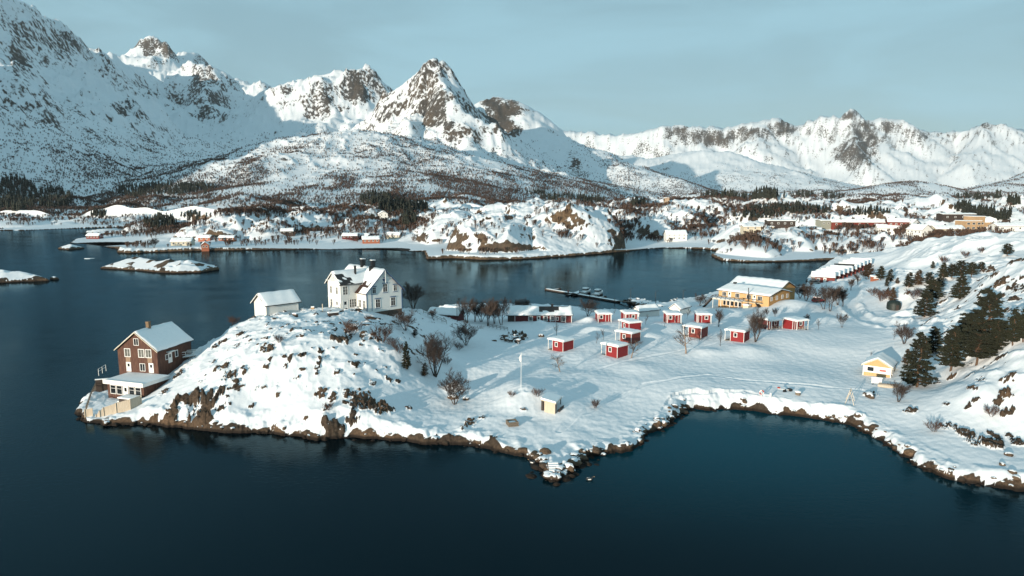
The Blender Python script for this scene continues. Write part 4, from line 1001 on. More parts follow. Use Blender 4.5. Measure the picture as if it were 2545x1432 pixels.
def rail_fence(label, pts, m, h=1.0, step=1.5, name='railing'):
    T = thing(name, label, 'railing', pts[0]); o = Vector(pts[0]); ps = MB(); rl = MB()
    for a, c in zip(pts[:-1], pts[1:]):
        p, q = Vector(a) - o, Vector(c) - o; n = max(1, round((q - p).length / step))
        for i in range(n + 1):
            e = p.lerp(q, i / n); ps.bar(tuple(e - Z3*.5), tuple(e + Z3*h), .08)
        for zz in (h, h*.55): rl.bar(tuple(p + Z3*zz), tuple(q + Z3*zz), .07)
        for i in range(n):
            e0, e1 = p.lerp(q, i/n), p.lerp(q, (i+1)/n); rl.bar(tuple(e0 + Z3*.1), tuple(e1 + Z3*h*.95), .05)
    ps.build('post', m, T); rl.build('rail', m, T); return T
rail_fence('white lattice railing along the snowy terrace left of the brown annex', [(*at_z(214, 1022, 1.0), .9), (*at_z(226, 988, 1.1), 1.0), (*at_z(238, 962, 1.2), 1.1)], M_WOOD, 1.0, 1.2)
W_ = MB(); T = thing('wall', 'low dark board wall at the back of the terrace left of the annex', 'wall', (*at_z(238, 962, 1.3), 1.2), .35); W_.box(0, 3.4, 0, .2, -1.5, 1.5); W_.build('boards', M_DARKW, T); W_ = MB(); W_.box(-.05, 3.45, -.08, .28, 1.504, 1.66); W_.build('snow_cap', M_SNOW, T)
# hot tub with a snowy lid, steps
T = thing('hot_tub', 'square tub with snow covered lid between annex and pale fence', 'hot tub', (*at_z(322, 998, 1.5), 1.5), -.3)
b = MB(); b.box(-1.5, 1.5, -.9, .9, -1, .75); b.build('tub', M_DARKW, T); b = MB(); b.box(-1.65, 1.65, -1.05, 1.05, .754, .98); b.build('lid_snow', M_SNOW, T)
T = thing('steps', 'short snowy wooden steps beside the square tub', 'steps', (*at_z(295, 1003, 1.3), 1.3), -.3)
for i in range(3):
    b = MB(); b.box(-.7, .7, i*.35, i*.35+.34, -.4 if i == 0 else i*.2-.06, .1 + i*.2); b.build('step', M_TRIM, T)
# footbridge from the upper floor to the hillside
T = thing('footbridge', 'white railed footbridge from the brown house side door to the snowy hillside', 'footbridge', (*at_z(424, 892, 5.95), 5.95), 0)
b = MB(); b.bar((0, 0, 0), (5.4, 2.0, .35), 1.3, .16); b.build('deck', M_WOOD, T)
b = MB(); b.bar((0, 0, .17), (5.3, 1.96, .5), 1.15, .16); b.build('deck_snow', M_SNOW, T)
for sx in (-.6, .6):
    b = MB()
    for t in range(5):
        b.bar((5.4*t/4 + sx*.35, 2*t/4 - sx, .1), (5.4*t/4 + sx*.35, 2*t/4 - sx, 1.15 + .35*t/4), .08)
    b.bar((sx*.35, -sx, 1.15), (5.4 + sx*.35, 2 - sx, 1.5), .09); b.bar((sx*.35, -sx, .65), (5.4 + sx*.35, 2 - sx, 1.0), .07); b.build('handrail', M_TRIM, T)
b = MB(); b.bar((3.5, .4, -2.6), (3.5, .4, -.1), .16); b.bar((3.2, 1.9, -2.6), (3.2, 1.9, -.1), .16); b.build('support_post', M_WOOD, T)

# ------------------------------------------------------------------ twelve small red cabins
def cabin(px, py, z, rot, wm, label, win_left=True, side='R', porch_rail=False, door_kind=True, snow=.34, wide=3.7):
    x, y, z = ground(px, py, 110); z += .12
    C = thing('cabin', label, 'cabin', (x, y, z), rot, 'small red cabins on the snowy field')
    hw, dp, h = wide/2, 3.2, 2.15
    m = MB(); m.box(-hw, hw, 0, dp, -.25, h); m.build('wall', wm, C)
    st = MB()
    for sx in (-hw+.2, hw-.2):
        for sy in (.2, dp-.2): st.box(sx-.12, sx+.12, sy-.12, sy+.12, -1.6, -.254)
    st.build('stilt', M_WOOD, C)
    r = MB(); r.prism([(0, 0)]*0 + [(-hw-.25, h+.004), (hw+.25, h+.004), (hw+.25, h+.15), (-hw-.25, h+.15)], -1.45, dp+.3); rf = r.build('roof', M_TRIM, C)
    s = MB(); nx, ny = 10, 12; x0, x1, y0, y1 = -hw-.22, hw+.22, -1.42, dp+.27; R = random.Random(int(px))
    g = [[len(s.v) + i*(ny+1) + j for j in range(ny+1)] for i in range(nx+1)]
    for i in range(nx+1):
        for j in range(ny+1):
            ed = min(i, nx-i, j, ny-j); e = (.45, .85, 1, 1, 1, 1, 1)[ed]
            s.v.append((x0+(x1-x0)*i/nx, y0+(y1-y0)*j/ny, h+.154 + snow*e*(.85+.3*R.random())))
    for i in range(nx):
        for j in range(ny): s.f.append((g[i][j], g[i+1][j], g[i+1][j+1], g[i][j+1]))
    rim = [(i, 0) for i in range(nx)] + [(nx, j) for j in range(ny)] + [(i, ny) for i in range(nx, 0, -1)] + [(0, j) for j in range(ny, 0, -1)]
    k = len(s.v)
    for i, j in rim: v = s.v[g[i][j]]; s.v.append((v[0], v[1], h+.154))
    for q in range(len(rim)):
        q2 = (q+1) % len(rim); s.f.append((g[rim[q][0]][rim[q][1]], k+q, k+q2, g[rim[q2][0]][rim[q2][1]]))
    s.build('roof_snow', M_SNOW, rf, smooth=True)
    for sx in (-hw+.07, hw-.07):
        p = MB(); p.box(sx-.06, sx+.06, -1.3, -1.18, -.3, h); p.build('porch_post', M_TRIM, C)
    d = MB(); d.box(-hw, hw, -1.3, -.006, -.32, -.16); d.build('porch_deck', M_WOOD, C)
    for sx in (-hw, hw):
        for yy, s1 in ((0, -1), (dp, 1)):
            pass
    cb = MB()
    for sx in (-1, 1):
        for yy in (0, dp):
            sy = -1 if yy == 0 else 1
            cb.box(sx*hw-.09 if sx < 0 else hw-.09, -hw+.09 if sx < 0 else hw+.012, yy-.012 if sy < 0 else dp-.09, .09 if sy < 0 else dp+.012, -.25, h-.004) if False else None
    for sx in (-hw-.012, hw-.088):
        for yy in (-.012, dp-.088): cb.box(sx, sx+.10, yy, yy+.10, -.27, h)
    cb.build('corner_board', M_TRIM, C)
    F = frame_at((-hw, 0, 0), (1, 0, 0), (0, -1, 0))
    uw, ud = (hw-.75, hw+.85) if win_left else (hw+.75, hw-.85)
    window(C, F, uw, .7, .95, 1.05, 0, 0, t=.14); door(C, F, ud, -.1, .72, 1.9, wm, M_TRIM, pane=False)
    if side in 'RB':
        F = frame_at((hw, 0, 0), (0, 1, 0), (1, 0, 0)); window(C, F, 1.2, .75, .85, 1.1, 0, 0, t=.13)
    if side in 'LB':
        F = frame_at((-hw, dp, 0), (0, -1, 0), (-1, 0, 0)); window(C, F, 1.9, .75, .85, 1.1, 0, 0, t=.13)
    if porch_rail:
        b = MB()
        for zz in (.25, .65): b.bar((-hw+.1, -1.24, zz), (hw-.1, -1.24, zz), .07)
        for i in range(5): b.bar((-hw+.1+(2*hw-.2)*i/4, -1.24, -.2), (-hw+.1+(2*hw-.2)*i/4, -1.24, .68), .06)
        b.build('porch_railing', M_PALEW, C)
    return C
A_ = math.radians(-135)
cabin(1386, 866, 4.75, A_, M_RED, 'red cabin alone at the left front of the cabin field, small tree before it')
cabin(1519, 879, 4.8, A_ - .05, M_RED, 'red cabin nearest the camera at the foot of the middle cabin row', snow=.38)
cabin(1552, 846, 5.7, A_, M_RED2, 'worn brownish red cabin just above the frontmost cabin, bare trees beside it')
cabin(1560, 819, 6.1, A_ - .35, M_RED, 'red cabin with thick snow roof third up in the middle cabin row')
cabin(1567, 799, 5.9, .1, M_RED, 'red cabin at the back of the middle row, mostly behind the thick roofed one', win_left=False)
cabin(1501, 800, 5.5, .05, M_RED, 'red cabin with white corner posts beside the snow heap, back left of the field')
cabin(1673, 802, 6.0, 0, M_RED, 'red cabin with door right of its window in front of a white shed')
cabin(1748, 802, 6.3, -.08, M_RED, 'red cabin with door left of its window, nearest below the yellow hotel', win_left=False)
cabin(1719, 832, 6.7, A_ + .12, M_RED2, 'worn brownish red cabin on stilts behind a forked bare tree, middle right of field', wide=4.1, snow=.3)
cabin(1822, 842, 5.9, A_ + .14, M_RED, 'bright red cabin with a bare corner below the big many stemmed tree', wide=4.1)
cabin(1921, 817, 6.3, .42, M_DRED, 'dark red cabin with railed porch, left of the two porch cabins at the field edge', win_left=False, side='N', porch_rail=True, wide=3.9)
cabin(1984, 818, 6.8, .42, M_RED, 'red cabin with pale railed porch on stilts, rightmost of all the field cabins', win_left=False, side='N', porch_rail=True, wide=3.9)

# ------------------------------------------------------------------ yellow hotel, boathouses, sheds
def hotel():
    e1 = Vector((.75, .66)).normalized(); H = thing('hotel', 'long two storey yellow wooden hotel with snowy roof beside the harbour', 'hotel', (76.0, 198.4, 3.7), rot_of(e1))
    Wd, L_, he, ri = 12.6, 16.8, 5.0, 1.3
    gable_shell(H, Wd, L_, he, ri, M_YEL2, M_TILE, .6, 2.0, .3, seed=21)
    verge(H, Wd, he, ri, -.604, .6, M_DARKW, h=.2, lift=.13)
    F = frame_at((0, 0, 0), (1, 0, 0), (0, -1, 0))
    for u in (1.4, 4.6, 7.9, 11.0): window(H, F, u, 3.35, 1.15, 1.3, 1, 0, glass=M_CURT); window(H, F, u, .3, .9, 1.3, 1, 0, glass=M_CURT)
    # front (left-facing) facade, u runs from the near corner to the far end
    F = frame_at((0, 0, 0), (0, 1, 0), (-1, 0, 0))
    y = MB(); fbox(y, F, .02, L_-.02, -.1, he-.02, .004, .04); y.build('facade', M_YEL, H)
    F = frame_at((-.04, 0, 0), (0, 1, 0), (-1, 0, 0))
    for u in (2.9, 6.5, 10.3, 14.8): window(H, F, u, 3.3, 1.5, 1.35, 2, 0)
    for u in (4.7, 13.0): door(H, F, u, 2.85, .9, 1.95)
    for u in (9.3, 10.6, 12.0, 13.3, 14.6): window(H, F, u, .5, 1.0, 1.5, 0, 0)
    window(H, F, 6.8, .6, 1.3, 1.2, 1, 0)
    b = MB(); fbox(b, F, 7.6, L_, 2.55, 2.75, .004, 3.6); fbox(b, F, 1.6, 7.596, 2.5, 2.65, .004, 1.3); bal = b.build('balcony', M_CREAM, H)
    s = MB(); fbox(s, F, 7.6, L_-.05, 2.754, 3.0, .01, 3.5); s.build('balcony_snow', M_SNOW, bal)
    r = MB()
    def rail(p, q, n):
        p, q = Vector(F(*p)), Vector(F(*q)); r.bar(p + Z3*.95, q + Z3*.95, .09); r.bar(p + Z3*.12, q + Z3*.12, .07)
        for i in range(n + 1):
            a = p.lerp(q, i/n); r.bar(a, a + Z3*.95, .08)
            if i < n: c = p.lerp(q, (i+1)/n); r.bar(a + Z3*.1, c + Z3*.9, .06)
    rail((7.7, 2.75, 3.5), (16.7, 2.75, 3.5), 6); rail((7.7, 2.75, 1.3), (7.7, 2.75, 3.5), 2); rail((16.7, 2.75, .3), (16.7, 2.75, 3.5), 2); rail((1.7, 2.65, 1.2), (7.6, 2.65, 1.2), 4)
    r.build('balcony_railing', M_DARKW, bal)
    for u in (7.9, 10.8, 13.8, 16.6):
        p = MB(); fbox(p, F, u-.07, u+.07, -1, 2.545, 3.3, 3.44); p.build('balcony_post', M_TRIM, H)
    st = MB(); p0, p1 = F(.2, -.6, 1.0), F(3.4, 2.6, 1.0); st.bar(p0, p1, 1.1, .35); st.build('stair', M_BLK, H)
    st = MB(); st.bar(F(17.3, 2.6, 2.8), F(20.2, -.6, 2.8), 1.1, .35); st.bar(F(17.3, 3.6, 2.3), F(20.2, .4, 2.3), .09); st.bar(F(17.0, 3.6, 3.3), F(20.2, .4, 3.3), .09); st.build('stair', M_DARKW, H)
    c = MB(); c.tube([F(6.2, -.3, .9), F(6.2, 6.9, .9)], [.13, .13], 8); c.build('flue', M_BLK, H)
    c = MB(); c.box(Wd/2-.5, Wd/2+.5, L_-2.2, L_-1.4, he+ri-.2, he+ri+.75); c.build('chimney', M_BLK, H)
    k = MB(); fbox(k, F, 5.2, 6.9, -.3, 1.7, .8, 2.4); kk = k.build('kiosk', M_CREAM, H); k = MB(); fbox(k, F, 5.1, 7.0, 1.704, 2.05, .7, 2.5); k.build('kiosk_snow', M_SNOW, kk)
    # rear wing, further from the camera
    wing = bpy.data.objects.new('rear_wing', None); COL.objects.link(wing); wing.parent = H; wing.location = (13.5, 4.2, 0); wing.rotation_euler = (0, 0, 0)
    gable_shell(wing, 11, 17, 4.9, 2.2, M_YEL2, M_TILE, .6, 2.0, .35, seed=22)
hotel()
bases = []
for i in range(10):
    t = i / 9.0; bases.append((125.4 + 38.5 * t, 273.5 + 46 * t, zat(125.4 + 38.5 * t, 273.5 + 46 * t) + .1))
LB = ['nearest of the row of red boathouses, its red long wall facing the camera', 'second boathouse from the near end of the red row', 'third boathouse from the near end of the red row', 'fourth boathouse from the near end of the red row', 'fifth boathouse from the near end of the red row',
      'dark roofed boathouse in the middle of the red row', 'fourth boathouse from the far end of the red row', 'third boathouse from the far end of the red row', 'second boathouse from the far end of the red row', 'farthest of the row of red boathouses by the water']
for i, (x, y, z) in enumerate(bases):
    B = thing('boathouse', LB[i], 'boathouse', (x + 4.2, y - 2.8, z), math.radians(64), 'row of red boathouses at the harbour')
    dark = i in (5,)
    gable_shell(B, 4.9, 8.6, 2.3, 1.75, M_RED2, M_TILE, .3, 1.5, .2 if not dark else .1, seed=30 + i, gap=((lambda a, c: c > 1.0) if dark else None, None))
    verge(B, 4.9, 2.3, 1.75, -.304, .3, M_TRIM, h=.2, lift=.15)
    F = frame_at((0, 0, 0), (1, 0, 0), (0, -1, 0)); window(B, F, 1.5, .7, 1.0, 1.2, 0, 0, t=.16); door(B, F, 3.4, 0, .9, 1.9)
    if i == 0:
        F = frame_at((0, 8.6, 0), (0, -1, 0), (-1, 0, 0))
        window(B, F, 2.6, .6, 1.2, 1.2, 1, 0, t=.14); door(B, F, 5.0, 0, .9, 1.9); window(B, F, .8, .3, 1.2, 1.7, 1, 0)
def yellow_cabin():
    e1 = (.8, -.6); Wd = 5.0; K = Vector(at_z(2213.6, 942, 2.95)); o = (K.x - Wd*e1[0], K.y - Wd*e1[1], 2.95)
    H = thing('cabin', 'small yellow and white cabin beside the dark pines on the right', 'cabin', o, rot_of(e1))
    gable_shell(H, Wd, 6.0, 2.25, 1.4, M_YEL, M_TILE, .35, 1.2, .24, seed=41)
    verge(H, Wd, 2.25, 1.4, -.354, .35, M_CREAM, h=.2, lift=.14)
    F = frame_at((0, 0, 0), (1, 0, 0), (0, -1, 0))
    b = MB(); fbox(b, F, .02, Wd-.02, .75, 2.1, .004, .03); b.build('white_band', M_TRIM, H)
    F2 = frame_at((0, -.03, 0), (1, 0, 0), (0, -1, 0)); window(H, F2, 1.35, .95, 1.3, 1.0, 0, 0)
    s = MB(); fbox(s, F2, 2.75, 4.3, .9, 1.95, .004, .06); sg = s.build('sign', M_TRIM, H)
    s = MB(); fbox(s, F2, 2.95, 4.1, 1.22, 1.62, .061, .07); s.build('sign_stripe', simple('faded_red', (.5, .12, .1), .6, .2, 2), sg)
    c = MB(); fbox(c, F, -.012, .13, -.5, 2.2, .003, .045); fbox(c, F, Wd-.13, Wd+.012, -.5, 2.2, .003, .045); c.build('corner_board', M_TRIM, H)
    F = frame_at((Wd, 0, 0), (0, 1, 0), (1, 0, 0)); window(H, F, 1.0, .7, .8, 1.3, 0, 0, t=.14); door(H, F, 2.2, -.2, .8, 2.0); window(H, F, 4.3, 1.1, 1.0, 1.0, 1, 0)
yellow_cabin()
def long_red():
    z = 3.7; xr, y = at_z(1421, 803, z); xl, _ = at_z(1262, 803, z); L_ = xr - xl
    H = thing('house', 'long low dark red house with patchy snow roof by the shore trees', 'house', (xr, y, z), math.pi/2)
    Wd, he, ri = 6.6, 2.2, 1.7
    bare = lambda a, c: (L_*.03 < c < L_*.5 and a > 3.0 + .0) or (L_*.2 < c < L_*.52 and a > 1.2 + .5*math.sin(c*2)) or a > 4.4
    gable_shell(H, Wd, L_, he, ri, M_DRED, M_TILE, .4, 1.5, .28, gap=(bare, None), seed=51)
    F = frame_at((0, L_, 0), (0, -1, 0), (-1, 0, 0)); q = L_ / 675.0
    for s in (930, 1087, 1157): window(H, F, (s-690)*q, .55, 1.25, 1.35, 2, 0, t=.13)
    window(H, F, (1275-690)*q, .4, 1.3, 1.4, 2, 0); door(H, F, (1015-690)*q, 0, .8, 1.9); window(H, F, (1215-690)*q, .7, .6, 1.0, 0, 0)
    b = MB()
    for s in (765, 1000, 1140, 1195, 1300, 1362): fbox(b, F, (s-690)*q-.07, (s-690)*q+.07, -.6, 2.15, .004, .04)
    b.build('corner_board', M_TRIM, H)
    p = MB(); fbox(p, F, .1, 1.6, -.5, 2.1, .004, .03); p.build('porch_shade', M_DARKW, H)  # flat dark panel on the wall, painting the shade of the porch
    c = MB(); c.box(Wd/2-.3, Wd/2+.3, L_*.28, L_*.28+.6, he+ri-.3, he+ri+.9); c.build('chimney', M_BLK, H)
long_red()
def shed(px, py, z, rot, w, L_, he, ri, wm, label, name='shed', cat='shed', snow=.3, seed=60, details=None, rm=None, gap=None, group=None):
    x, y, z = ground(px, py, 110); H = thing(name, label, cat, (x, y, z), rot, group)
    gable_shell(H, w, L_, he, ri, wm, rm or M_TILE, .3, 1.5, snow, seed=seed, x0=-w/2, gap=(gap, None))
    if details: details(H, w, L_)
    return H
shed(1676, 783, 4.6, math.radians(-40), 3.4, 7.0, 1.9, 1.3, M_WHITE, 'white shed with snowy roof behind the cabin with the right hand door')
shed(1580, 786, 3.6, math.radians(-62), 3.0, 7.5, 1.6, 1.1, M_WHITE, 'white shed with snowy roof just behind the back middle red cabin', seed=61)
shed(1146, 797, 3.2, math.radians(70), 4.0, 9.0, 1.7, 1.2, M_DRED, 'low dark red shed with snowy roof behind the shore trees right of the white house', seed=62)
# dark green turf hut
x, y, z = ground(2221, 767, 120); T = thing('hut', 'small dark green round hut in the snow beside the road', 'hut', (x, y, z))
b = MB(); R_ = 1.9; prof = [(R_, -.6), (R_, 1.2), (R_*.95, 1.7), (R_*.75, 2.15), (.25, 2.5)]
n = 12
for r_, zz in prof:
    for j in range(n): b.v.append((r_*math.cos(j*6.2832/n), r_*math.sin(j*6.2832/n), zz))
for i in range(len(prof)-1):
    for j in range(n): b.f.append((i*n+j, i*n+(j+1) % n, (i+1)*n+(j+1) % n, (i+1)*n+j))
b.f.append(tuple((len(prof)-1)*n + j for j in range(n))); b.build('shell', simple('dark_green_paint', (.012, .022, .018), .6, .2, 2), T, smooth=True)
b = MB(); b.box(-.4, .4, -R_-.05, -R_+.2, -.3, 1.3); b.build('door', M_DARKW, T)
# driftwood shelter on the beach
x, y, z = ground(1366, 1027, 90); T = thing('shelter', 'open lean-to shelter with pale end wall built against the snowy knoll', 'shelter', (x, y, z), -.35)
b = MB(); b.prism([(-.95, -.8), (.95, -1.3), (.95, 1.75), (-.95, 2.1)], 0, .12); b.build('end_wall', M_PALEW, T)
b = MB(); b.prism([(-1.5, 2.2), (1.2, 1.78), (1.2, 1.92), (-1.5, 2.34)], -.35, 3.4); rf = b.build('roof', M_PALEW, T)
b = MB(); b.prism([(-1.5, 2.344), (1.15, 1.924), (1.15, 2.2), (-1.5, 2.7)], -.28, 3.4); b.build('roof_snow', M_SNOW, rf)
b = MB(); b.box(-1.6, -1.2, .3, 3.3, -1, 2.1); b.build('back_wall', M_DARKW, T)
for yy in (.3, 3.1):
    b = MB(); b.bar((1.05, yy, -1), (1.05, yy, 1.78), .12); b.build('post', M_DARKW, T)
T = thing('bench', 'dark wooden bench half buried in snow under the lean-to shelter', 'bench', (x + 1.9, y + 1.0, z - .1), -.5)
b = MB(); b.box(-.25, .25, -.8, .8, .4, .48); b.build('seat', M_DARKW, T); b = MB(); b.box(.22, .3, -.8, .8, .484, 1.0); b.build('backrest', M_DARKW, T)
for yy in (-.7, .7):
    b = MB(); b.box(-.2, .2, yy-.05, yy+.05, -.4, .4); b.build('leg', M_DARKW, T)
# log fire pit
x, y, z = ground(1273, 1055, 85); T = thing('fire_pit', 'square stone fire pit filled with snow on the beach meadow', 'fire pit', (x, y, z), .3)
for i in range(3):
    for k in range(4):
        a = k * math.pi/2; c, s = math.cos(a), math.sin(a); b = MB(); b.tube([(c*.75 - s*(-.85), s*.75 + c*(-.85), i*.26), (c*.75 - s*.85, s*.75 + c*.85, i*.26)], [.14, .13], 7); b.build('log', M_WOOD, T)
b = MB(); b.box(-.6, .6, -.6, .6, -.2, .42); b.build('snow_fill', M_SNOW, T)
# flagpole with a limp pennant
x, y, z = ground(1295, 963, 90); T = thing('flagpole', 'white flagpole with limp white pennant on the snowy knoll', 'flagpole', (x, y, z))
b = MB(); b.tube([(0, 0, -.5), (0, 0, 3), (.05, 0, 6.3)], [.045, .04, .025], 8); b.build('pole', M_TRIM, T)
b = MB(); b.tube([(.05, 0, 6.3), (.05, 0, 6.36)], [.07, .07], 8); b.build('finial', M_TRIM, T)
b = MB(); P = []
for i in range(7):
    zz = 6.15 - .22*i; wv = .28*math.sin(i*.55); b.v += [(.0, 0, zz), (-.12-.28*math.sin(min(i,5)*.6), .08*math.sin(i*1.9), zz-.25)]
for i in range(6): b.f.append((2*i, 2*i+1, 2*i+3, 2*i+2))
b.build('pennant', M_TRIM, T)
# beach play things and signs
x, y, z = ground(1892, 988, 100); T = thing('lifebuoy_post', 'red and white lifebuoy on a post at the bay shore', 'lifebuoy', (x, y, z))
b = MB(); b.bar((0, 0, -.4), (0, 0, 1.1), .1); b.build('post', M_TRIM, T)
for q in range(4):
    b = MB(); pts = [(.36*math.cos(a), -.1, 1.0 + .36*math.sin(a)) for a in [q*1.5708 + t*1.5708/5 for t in range(6)]]
    b.tube(pts, [.1]*6, 7); b.build('ring_segment', simple('buoy_red', (.5, .05, .03), .5, .1, 3) if q % 2 == 0 else M_TRIM, T)
x, y, z = ground(1915, 989, 100); T = thing('post', 'short white post in the snow right of the lifebuoy', 'post', (x, y, z)); b = MB(); b.tube([(0, 0, -.4), (0, 0, .8)], [.18, .17], 10); b.build('shaft', M_TRIM, T); b = MB(); b.tube([(0, 0, .8), (0, 0, .92)], [.19, .1], 10); b.build('snow_cap', M_SNOW, T)
x, y, z = ground(1950, 974, 100); T = thing('seesaw', 'snowed-in dark seesaw with red seat on the beach meadow', 'seesaw', (x, y, z), .35)
b = MB(); b.bar((-1.5, 0, .75), (1.2, 0, .2), .16); b.build('beam', M_TRIM, T)
b = MB(); b.prism([(-.4, -.3), (.4, -.3), (.12, .5), (-.12, .5)], -.2, .2); b.build('stand', M_BLK, T)
b = MB(); b.box(-1.6, -1.2, -.18, .18, .84, 1.05); b.build('seat', simple('seat_red', (.45, .06, .04), .5, .1, 3), T); b = MB(); b.box(.9, 1.5, -.35, .35, .0, .5); b.build('seat', M_BLK, T)
x, y, z = ground(1983, 981, 100); T = thing('planter', 'round wooden tub with a cap of snow on the beach meadow', 'planter', (x, y, z)); b = MB(); b.tube([(0, 0, -.2), (0, 0, .5)], [.42, .5], 12); b.build('tub', M_WOOD, T); b = MB(); b.tube([(0, 0, .5), (0, 0, .68), (0, 0, .78)], [.56, .5, .15], 12); b.build('snow_cap', M_SNOW, T)
x, y, z = ground(2112, 1000, 95); T = thing('swing', 'wooden A frame swing standing on the snowy beach', 'swing', (x, y, z), -.5)
for yy in (-1.3, 1.3):
    for sx in (-.8, .8):
        b = MB(); b.bar((sx, yy, -.3), (0, yy, 2.2), .09); b.build('leg', M_PALEW, T)
b = MB(); b.bar((0, -1.4, 2.22), (0, 1.4, 2.22), .11); b.build('crossbeam', M_PALEW, T)
for yy in (-.25, .25):
    b = MB(); b.bar((0, yy, .45), (0, yy, 2.17), .03); b.build('rope', M_WOOD, T)
b = MB(); b.box(-.12, .12, -.3, .3, .4, .45); b.build('seat', M_WOOD, T)
x, y, z = ground(2178, 957, 100); T = thing('signboard', 'blank white board on two dark legs before the yellow cabin', 'sign', (x, y, z), -.25)
for sx in (-.6, .6):
    b = MB(); b.bar((sx, .05, -.4), (sx, .05, .7), .1); b.build('leg', M_DARKW, T)
b = MB(); b.box(-.9, .9, -.05, 0, .35, 1.35); b.build('board', M_TRIM, T); b = MB(); b.box(-.95, .95, -.12, .1, 1.354, 1.5); b.build('snow_cap', M_SNOW, T)
x, y, z = ground(2206, 962, 100); T = thing('rowing_boat', 'upturned pale rowing boat under snow beside the white board', 'boat', (x, y, z), -.3)
b = MB(); n = 9
for i in range(n):
    t = -1 + 2*i/(n-1); wd = .65*(1-t*t)**.6 + .03
    for j in range(6): a = math.pi*j/5; b.v.append((1.7*t, wd*math.cos(a), .55*math.sin(a)*(1-.3*t*t)))
for i in range(n-1):
    for j in range(5): b.f.append((i*6+j, i*6+j+1, (i+1)*6+j+1, (i+1)*6+j))
b.build('hull', M_PALEW, T, smooth=True)
b = MB(); b.box(-1.6, 1.6, -.05, .05, .5, .62); b.build('keel', M_WOOD, T)
# tarp-covered woodpile, garden benches and stones by the white house
def small_box(px, py, rot, sx, sy, sz, m, name, label, cat, part):
    x, y, z = ground(px, py, 85); T = thing(name, label, cat, (x, y, z), rot); b = MB(); b.box(-sx, sx, -sy, sy, -.4, sz); b.build(part, m, T); b = MB(); b.box(-sx*1.04, sx*1.04, -sy*1.08, sy*1.08, sz+.004, sz+.2); b.build('snow_cap', M_SNOW, T); return T
small_box(828, 783, .6, 1.1, .5, .55, M_DARKW, 'garden_table', 'dark garden table loaded with snow before the wing of the white house', 'table', 'table_top')
small_box(734, 786, -.5, .55, .3, .5, M_STONE, 'crate', 'small dark crate in the snow between garage and white house', 'crate', 'box')
small_box(777, 768, .2, .35, .25, .4, M_TAN, 'box', 'small tan box standing in the snow left of the white house', 'box', 'box')
x, y, z = ground(802, 776, 85); T = thing('post', 'pale wooden post in the snow just left of the white house', 'post', (x, y, z)); b = MB(); b.bar((0, 0, -.4), (0, 0, 1.9), .14); b.build('shaft', M_PALEW, T); b = MB(); b.bar((-.7, .1, .1), (.8, -.1, .25), .1); b.build('brace', M_WOOD, T)
# stair rail down the back of the knoll
a = ground(1052, 779, 120); c = ground(1110, 806, 120)
rail_fence('thin wooden handrail descending the knoll right of the white house', [tuple(a), tuple(c)], M_WOOD, .9, 2.0, 'handrail')
a = ground(1216, 814, 120); c = ground(1262, 822, 120)
rail_fence('low wire fence in the snow before the shore trees', [tuple(a), tuple(c)], M_DARKW, .8, 1.2, 'wire_fence')
# ------------------------------------------------------------------ pier, boats, lamp posts
def pier():
    p0 = Vector((*at_z(1358, 717.5, .5), 0)); p1 = Vector((*at_z(1537, 748, .5), 0)); d = (p1 - p0).normalized(); L_ = (p1 - p0).length
    T = thing('pier', 'long narrow floating pier with side fingers in the harbour', 'pier', (p0.x, p0.y, .0), math.atan2(d.y, d.x))
    b = MB(); b.box(0, L_, -1.0, 1.0, -.2, .5); b.build('deck', M_DARKW, T); b = MB(); b.box(.2, L_-.3, -.75, .8, .504, .6); b.build('deck_snow', M_SNOW, T)
    for t, s, l in ((.06, 1, 4.5), (.42, -1, 3.5), (.45, 1, 6), (.62, 1, 6), (.72, 1, 4)):
        f = MB(); f.box(t*L_-.3, t*L_+.3, 1.005*s if s > 0 else -l, l if s > 0 else -1.005, -.1, .38); f.box(t*L_-.5, t*L_+.5, (l+.004)*s if s > 0 else -l-.9, (l+.9) if s > 0 else -l-.004, -.2, .5); fo = f.build('finger', M_DARKW, T)
        f = MB(); f.box(t*L_-.2, t*L_+.2, 1.1 if s > 0 else -l+.1, l-.1 if s > 0 else -1.1, .384, .45); f.build('finger_snow', M_SNOW, fo)
    g = MB(); g.bar((L_, 0, .5), (L_+7.5, -1.0, 1.2), 1.0, .15); g.build('gangway', M_WOOD, T)
    m = MB()
    for t in (.02, .36, .66, .98): m.tube([(t*L_, -1.15, -1), (t*L_, -1.15, 1.6)], [.1, .1], 7)
    m.build('mooring_pile', M_DARKW, T)
    l = MB(); l.box(.35*L_-.2, .35*L_+.2, -1.0, -.7, .604, 1.5); l.build('marker', simple('marker_orange', (.6, .12, .04), .5, .1, 3), T)
pier()
